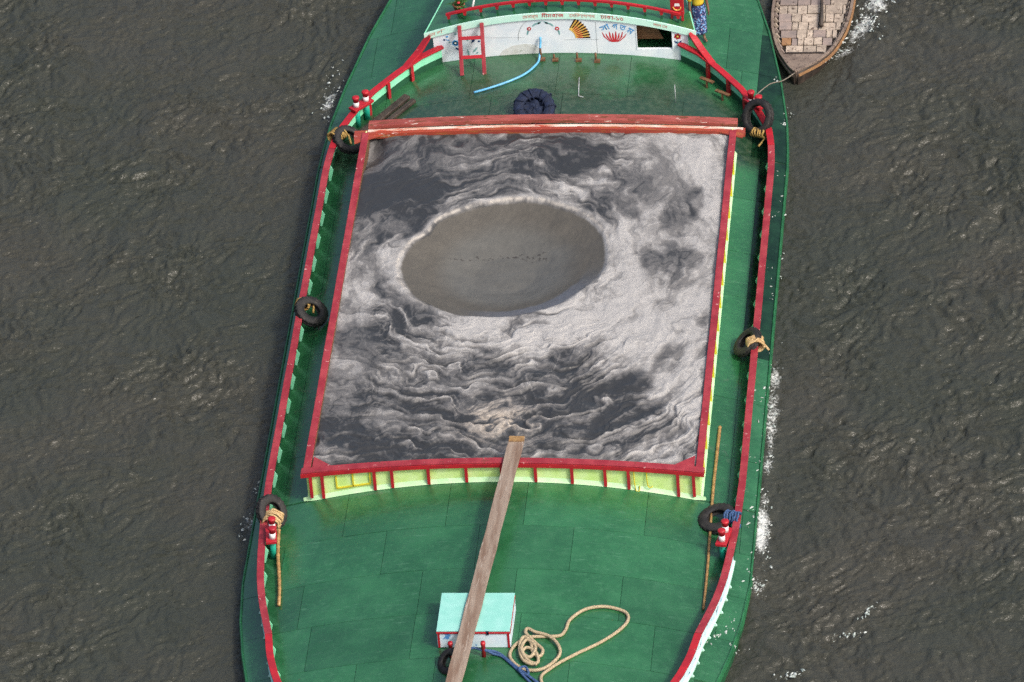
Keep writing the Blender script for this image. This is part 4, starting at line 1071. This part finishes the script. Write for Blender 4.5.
for y in sy:
    w, cx = sk(y); z = skz(y)
    for px, pz in ((-1, z), (-.92, z - .22), (-.72, -.15), (-.35, -.32), (0, -.38), (.35, -.32), (.72, -.15), (.92, z - .22), (1, z)):
        vs.append(Vector((cx + px*w, y, pz)) - so)
mb.add(vs, [(i*k+j, i*k+j+1, (i+1)*k+j+1, (i+1)*k+j) for i in range(len(sy)-1) for j in range(k-1)])
sh = mb.build('hull', M_skiffdark, skiff, True)
so_mod = sh.modifiers.new('thickness', 'SOLIDIFY'); so_mod.thickness = .03
for s in (-1, 1):
    mb = MB(); mb.sweep([Vector((sk(y)[1] + s*(sk(y)[0]), y, skz(y) + .015)) - so for y in sy], [(-.035, -.03), (.035, -.03), (.035, .025), (-.035, .025)]); mb.build('gunwale', M_skiff, skiff, bevel=.006)
    mb = MB(); mb.sweep([Vector((sk(y)[1] + s*(sk(y)[0] + .04), y, skz(y) - .12)) - so for y in sy], [(-.02, -.04), (.02, -.04), (.02, .03), (-.02, .03)]); mb.build('rubbing_strake', M_boardtan if s > 0 else M_skiff, skiff)
    for y in np.arange(18.75, 24.2, .24):
        w, cx = sk(y); z = skz(y); mb = MB()
        mb.beam(Vector((cx + s*(w - .05), y, z - .02)) - so, Vector((cx + s*(w - .13), y, .25)) - so, .08, .05, (0, 1, 0)); mb.build('rib', M_board if int(y*4) % 3 else M_boardgrey, skiff)
# fore deck
mb = MB(); P = [Vector((sk(y)[1] - sk(y)[0]*.93, y, skz(y) - .02)) - so for y in (17.56, 17.75, 18.1, 18.5)] + [Vector((sk(y)[1] + sk(y)[0]*.93, y, skz(y) - .02)) - so for y in (18.5, 18.1, 17.75, 17.56)]
mb.prism(P, (0, 0, -.03)); mb.build('fore_deck', M_skiff, skiff)
mb = MB(); mb.box(Vector((6.19, 18.56, .36)) - so, (1.0, .05, .08)); mb.build('thwart', M_skiffdark, skiff)
mb = MB(); mb.tube([Vector((6.02, 17.60, .1)) - so, Vector((6.02, 17.52, .50)) - so, Vector((6.02, 17.47, .58)) - so], [.03, .045, .03], 8); mb.build('stem_post', M_skiff, skiff, True)
skiff.location = so + Vector((-.04, .76, -.36))
# bottom boards, each its own piece
y = 18.66; rn = random.Random(5)
while y < 24.1:
    dy = rn.uniform(.34, .41); w, cx = sk(y); w2 = min(w, sk(y + dy)[0]) - .13
    x = -w2 + rn.uniform(0, .04)
    while x < w2 - .06:
        dx = min(rn.choice((.16, .22, .26, .34, .42, .46)), w2 - x)
        if dx > .05:
            m = M_board
            q = rn.random()
            if q < .16: m = M_boardgrey
            elif q < .19: m = M_boardtan
            if 20.55 < y < 20.95 and x < .35: m = M_boardgrey
            mb = MB(); R = Matrix.Rotation(rn.uniform(-.02, .02), 3, 'Z') @ Matrix.Rotation(rn.uniform(-.03, .03), 3, 'X')
            mb.box(Vector((cx + x + dx/2, y + dy/2, .29 + rn.uniform(-.012, .02))) - so, (dx - .022, dy - .028, .03), R); mb.build('bottom_board', m, skiff)
        x += dx
    y += dy
mb = MB(); yy = np.arange(18.5, 24.3, .3)
mb.prism([Vector((sk(y)[1] - sk(y)[0]*.90, y, .24)) - so for y in yy] + [Vector((sk(y)[1] + sk(y)[0]*.90, y, .24)) - so for y in reversed(yy)], (0, 0, -.02)); mb.build('bilge', M_skiffdark, skiff)
o = MB().tube([(6.53, 20.55, .04), (6.48, 22.1, .05), (6.45, 23.3, .06)], [.06, .03, .03], 8).build('shade_bar', M_skiffdark, None, True); tag(o, 'dark bar added for the shaded gap along the boards of the skiff', 'shade_bar')  # dark bar added to draw the shaded gap along the boards
o = MB().tube(smooth_path([(5.12, 15.93, 1.02), (5.42, 16.75, .80), (5.70, 17.50, .40), (5.96, 18.20, .16)], 6), .015, 6).build('tow_rope', M_towrope, None, True); tag(o, 'grey tow rope from the starboard bitts to the skiff bow', 'rope')

# ------------------------------------------------------------------ person standing beside the cabin
def skin_mesh(verts, edges, radii, root, sub=2):
    me = bpy.data.meshes.new('body'); me.from_pydata(verts, edges, []); me.update()
    o = bpy.data.objects.new('body', me); COL.objects.link(o)
    o.modifiers.new('skin', 'SKIN'); s = o.modifiers.new('sub', 'SUBSURF'); s.levels = sub; s.render_levels = sub
    for i, r in enumerate(radii):
        r = r if isinstance(r, tuple) else (r, r)
        me.skin_vertices[0].data[i].radius = r; me.skin_vertices[0].data[i].use_root = (i == root)
    dg = bpy.context.evaluated_depsgraph_get(); dg.update()
    out = bpy.data.meshes.new_from_object(o.evaluated_get(dg)); bpy.data.objects.remove(o); bpy.data.meshes.remove(me)
    return out
per = empty('person', (3.50, 19.08, zd(3.50))); tag(per, 'person in yellow shirt and blue patterned lungi standing beside the cabin', 'person')
V_, E_, R_ = [], [], []
def chain(pts, rad, start=None):
    prev = start
    for p, r in zip(pts, rad):
        V_.append(p); R_.append(r); i = len(V_) - 1
        if prev is not None: E_.append((prev, i))
        prev = i
    return prev
pel = chain([(0, 0, .95)], [(.13, .10)])
chst = chain([(0, .01, 1.10), (0, .0, 1.26), (0, .0, 1.38)], [(.125, .09), (.145, .10), (.13, .09)], pel)
hd = chain([(0, -.01, 1.47), (0, -.02, 1.54), (0, -.03, 1.62), (0, -.02, 1.70)], [.055, .06, .085, .06], chst)
for s in (-1, 1):
    chain([(s*.09, 0, .86), (s*.10, -.02*s, .50), (s*.10, .03 - .03*s, .10), (s*.10, -.04 - .03*s, .035), (s*.11, -.15 - .03*s, .025)], [.09, .06, .038, .035, .03], pel)
    w_ = chain([(s*.17, 0, 1.36), (s*.22, .03, 1.10), (s*.23, -.04, .88), (s*.23, -.07, .81)], [.055, .042, .032, .034], chst)
    for f_, (dx, ln) in enumerate(((-.028, .065), (-.009, .075), (.010, .07), (.027, .055))):
        b = V_[w_]; chain([(b[0], b[1] + dx, b[2] - .045), (b[0] - s*.008, b[1] + dx - .008, b[2] - .045 - ln*.6), (b[0] - s*.02, b[1] + dx - .012, b[2] - .045 - ln)], [.011, .009, .008], w_)
    b = V_[w_]; chain([(b[0] - s*.01, b[1] - .04, b[2] - .02), (b[0] - s*.02, b[1] - .055, b[2] - .06)], [.012, .009], w_)
me = skin_mesh(V_, E_, R_, pel, 2); link('body', me, M_skin, per, True)
# face and hair
hr = MB(); hr.lathe([(0, 1.755), (.05, 1.75), (.092, 1.70), (.100, 1.64), (.096, 1.60), (.085, 1.60), (.08, 1.66), (0, 1.70)], 16, (0, .005, 0)); hr.build('hair', M_hair, per, True)
mb = MB(); mb.prism([(-.012, -.105, 1.61), (.012, -.105, 1.61), (0, -.105, 1.655)], (0, -.02, -.005)); mb.build('nose', M_skin, per)
for s in (-1, 1):
    MB().lathe([(0, .012), (.012, 0), (0, -.012)], 8, (s*.032, -.108, 1.65)).build('eye', M_white, per, True)
    MB().box((s*.088, -.02, 1.63), (.015, .03, .05)).build('ear', M_skin, per)
MB().box((0, -.106, 1.585), (.04, .008, .008)).build('mouth', M_decred, per)
# shirt and lungi
V_, E_, R_ = [], [], []
pel = chain([(0, 0, .98)], [(.165, .135)])
chst = chain([(0, .01, 1.12), (0, 0, 1.26), (0, 0, 1.38), (0, 0, 1.44)], [(.155, .12), (.165, .12), (.145, .105), (.075, .07)], pel)
for s in (-1, 1): chain([(s*.17, 0, 1.37), (s*.205, .02, 1.20), (s*.22, .03, 1.13)], [.072, .066, .064], chst - 1)
link('shirt', skin_mesh(V_, E_, R_, pel, 2), M_shirt, per, True)
mb = MB(); vs = []; seg = 28
for j, (z, a, b) in enumerate(((1.03, .155, .125), (.95, .175, .145), (.75, .185, .15), (.5, .185, .15), (.30, .19, .16), (.24, .195, .165), (.245, .185, .155))):
    for i in range(seg):
        t = 2*math.pi*i/seg; f = 1 + .05*math.sin(t*7 + z*3)*(1.05 - z); vs.append((a*f*math.cos(t), b*f*math.sin(t), z))
mb.add(vs, [(j*seg+i, j*seg+(i+1) % seg, (j+1)*seg+(i+1) % seg, (j+1)*seg+i) for j in range(6) for i in range(seg)]); mb.build('lungi', M_lungi, per, True)
per.rotation_euler = (0, 0, math.radians(25)); per.scale = (1.06, 1.06, 1.09)

# ------------------------------------------------------------------ foam flecks and splashes
rn = random.Random(21); fl = MB()
def fleck(x, y, z, r):
    n = rn.choice((5, 6, 7)); a0 = rn.uniform(0, 6.28); el = rn.uniform(.18, .6); d = 1.57 + rn.gauss(0, .7)
    pts = []
    for i in range(n):
        a = a0 + 2*math.pi*i/n; q = r*rn.uniform(.55, 1.2); u, v = q*math.cos(a), q*el*math.sin(a)
        pts.append((x + u*math.cos(d) - v*math.sin(d), y + u*math.sin(d) + v*math.cos(d), z))
    k2 = len(fl.v); fl.v.extend(pts); fl.v.append((x, y, z + r*.45)); fl.f.extend([(k2 + i, k2 + (i+1) % n, k2 + n) for i in range(n)])
def splash(x, y, sx_, sy_, n, rot=0.0, zf=None, rmax=.07):
    c, s_ = math.cos(rot), math.sin(rot)
    for _ in range(n):
        u, v = rn.gauss(0, sx_), rn.gauss(0, sy_); px, py = x + u*c - v*s_, y + u*s_ + v*c
        w = hw(py); z = WATER_Z + .05
        if abs(px) < w: z = zd(px) + .006
        elif abs(px) < w + .07: z = zd(w) - .03
        fleck(px, py, z if zf is None else zf, .95*rmax*rn.uniform(.1, 1)**1.8 + .008)
for _ in range(95):                                             # along the starboard side
    y = rn.uniform(-3.2, 6.5); k2 = 1 - max(0, y - 1.5)/6.5
    splash(hw(y) + rn.uniform(-.06, .28), y, .09, .22, int(1 + 2*k2))
for _ in range(14):
    y = rn.uniform(6, 20.5); splash(min(5.9, hw(y)) - .0 + rn.uniform(-.12, .12), y, .07, .18, 4, rmax=.05)
for _ in range(6): splash(5.60 + rn.uniform(-.1, .2), rn.uniform(-5.2, -3.3), .08, .08, 4, rmax=.05)
splash(5.35, -4.9, .10, .20, 16, -.6); splash(5.66, -4.1, .05, .08, 7)
for x, y, a, b, n, r in ((-6.06, 17.7, .13, .5, 40, -.15), (-6.02, 16.9, .08, .35, 16, -.1), (-6.12, 18.9, .16, .4, 12, 0), (-6.1, -.25, .14, .35, 30, 0), (-6.05, .8, .08, .4, 8, 0),
                         (7.45, 20.5, .16, .42, 60, -.5), (7.75, 21.2, .18, .5, 60, -.35), (8.05, 22.1, .22, .5, 40, -.3), (7.05, 19.55, .10, .3, 30, -.7), (7.9, 20.6, .2, .3, 14, 0),
                         (8.75, -3.55, .05, .22, 22, -.5), (8.35, -4.5, .20, .07, 30, .3), (7.05, -5.95, .2, .06, 30, .3)):
    splash(x, y, a, b, n, r)
M_foam = paint('white_foam', (.46, .50, .49), (.26, .32, .30), 6, .6)
fo_ = fl.build('foam', M_foam, None); tag(fo_, 'white foam flecks splashed along the barge side and the skiff', 'foam', kind='stuff')
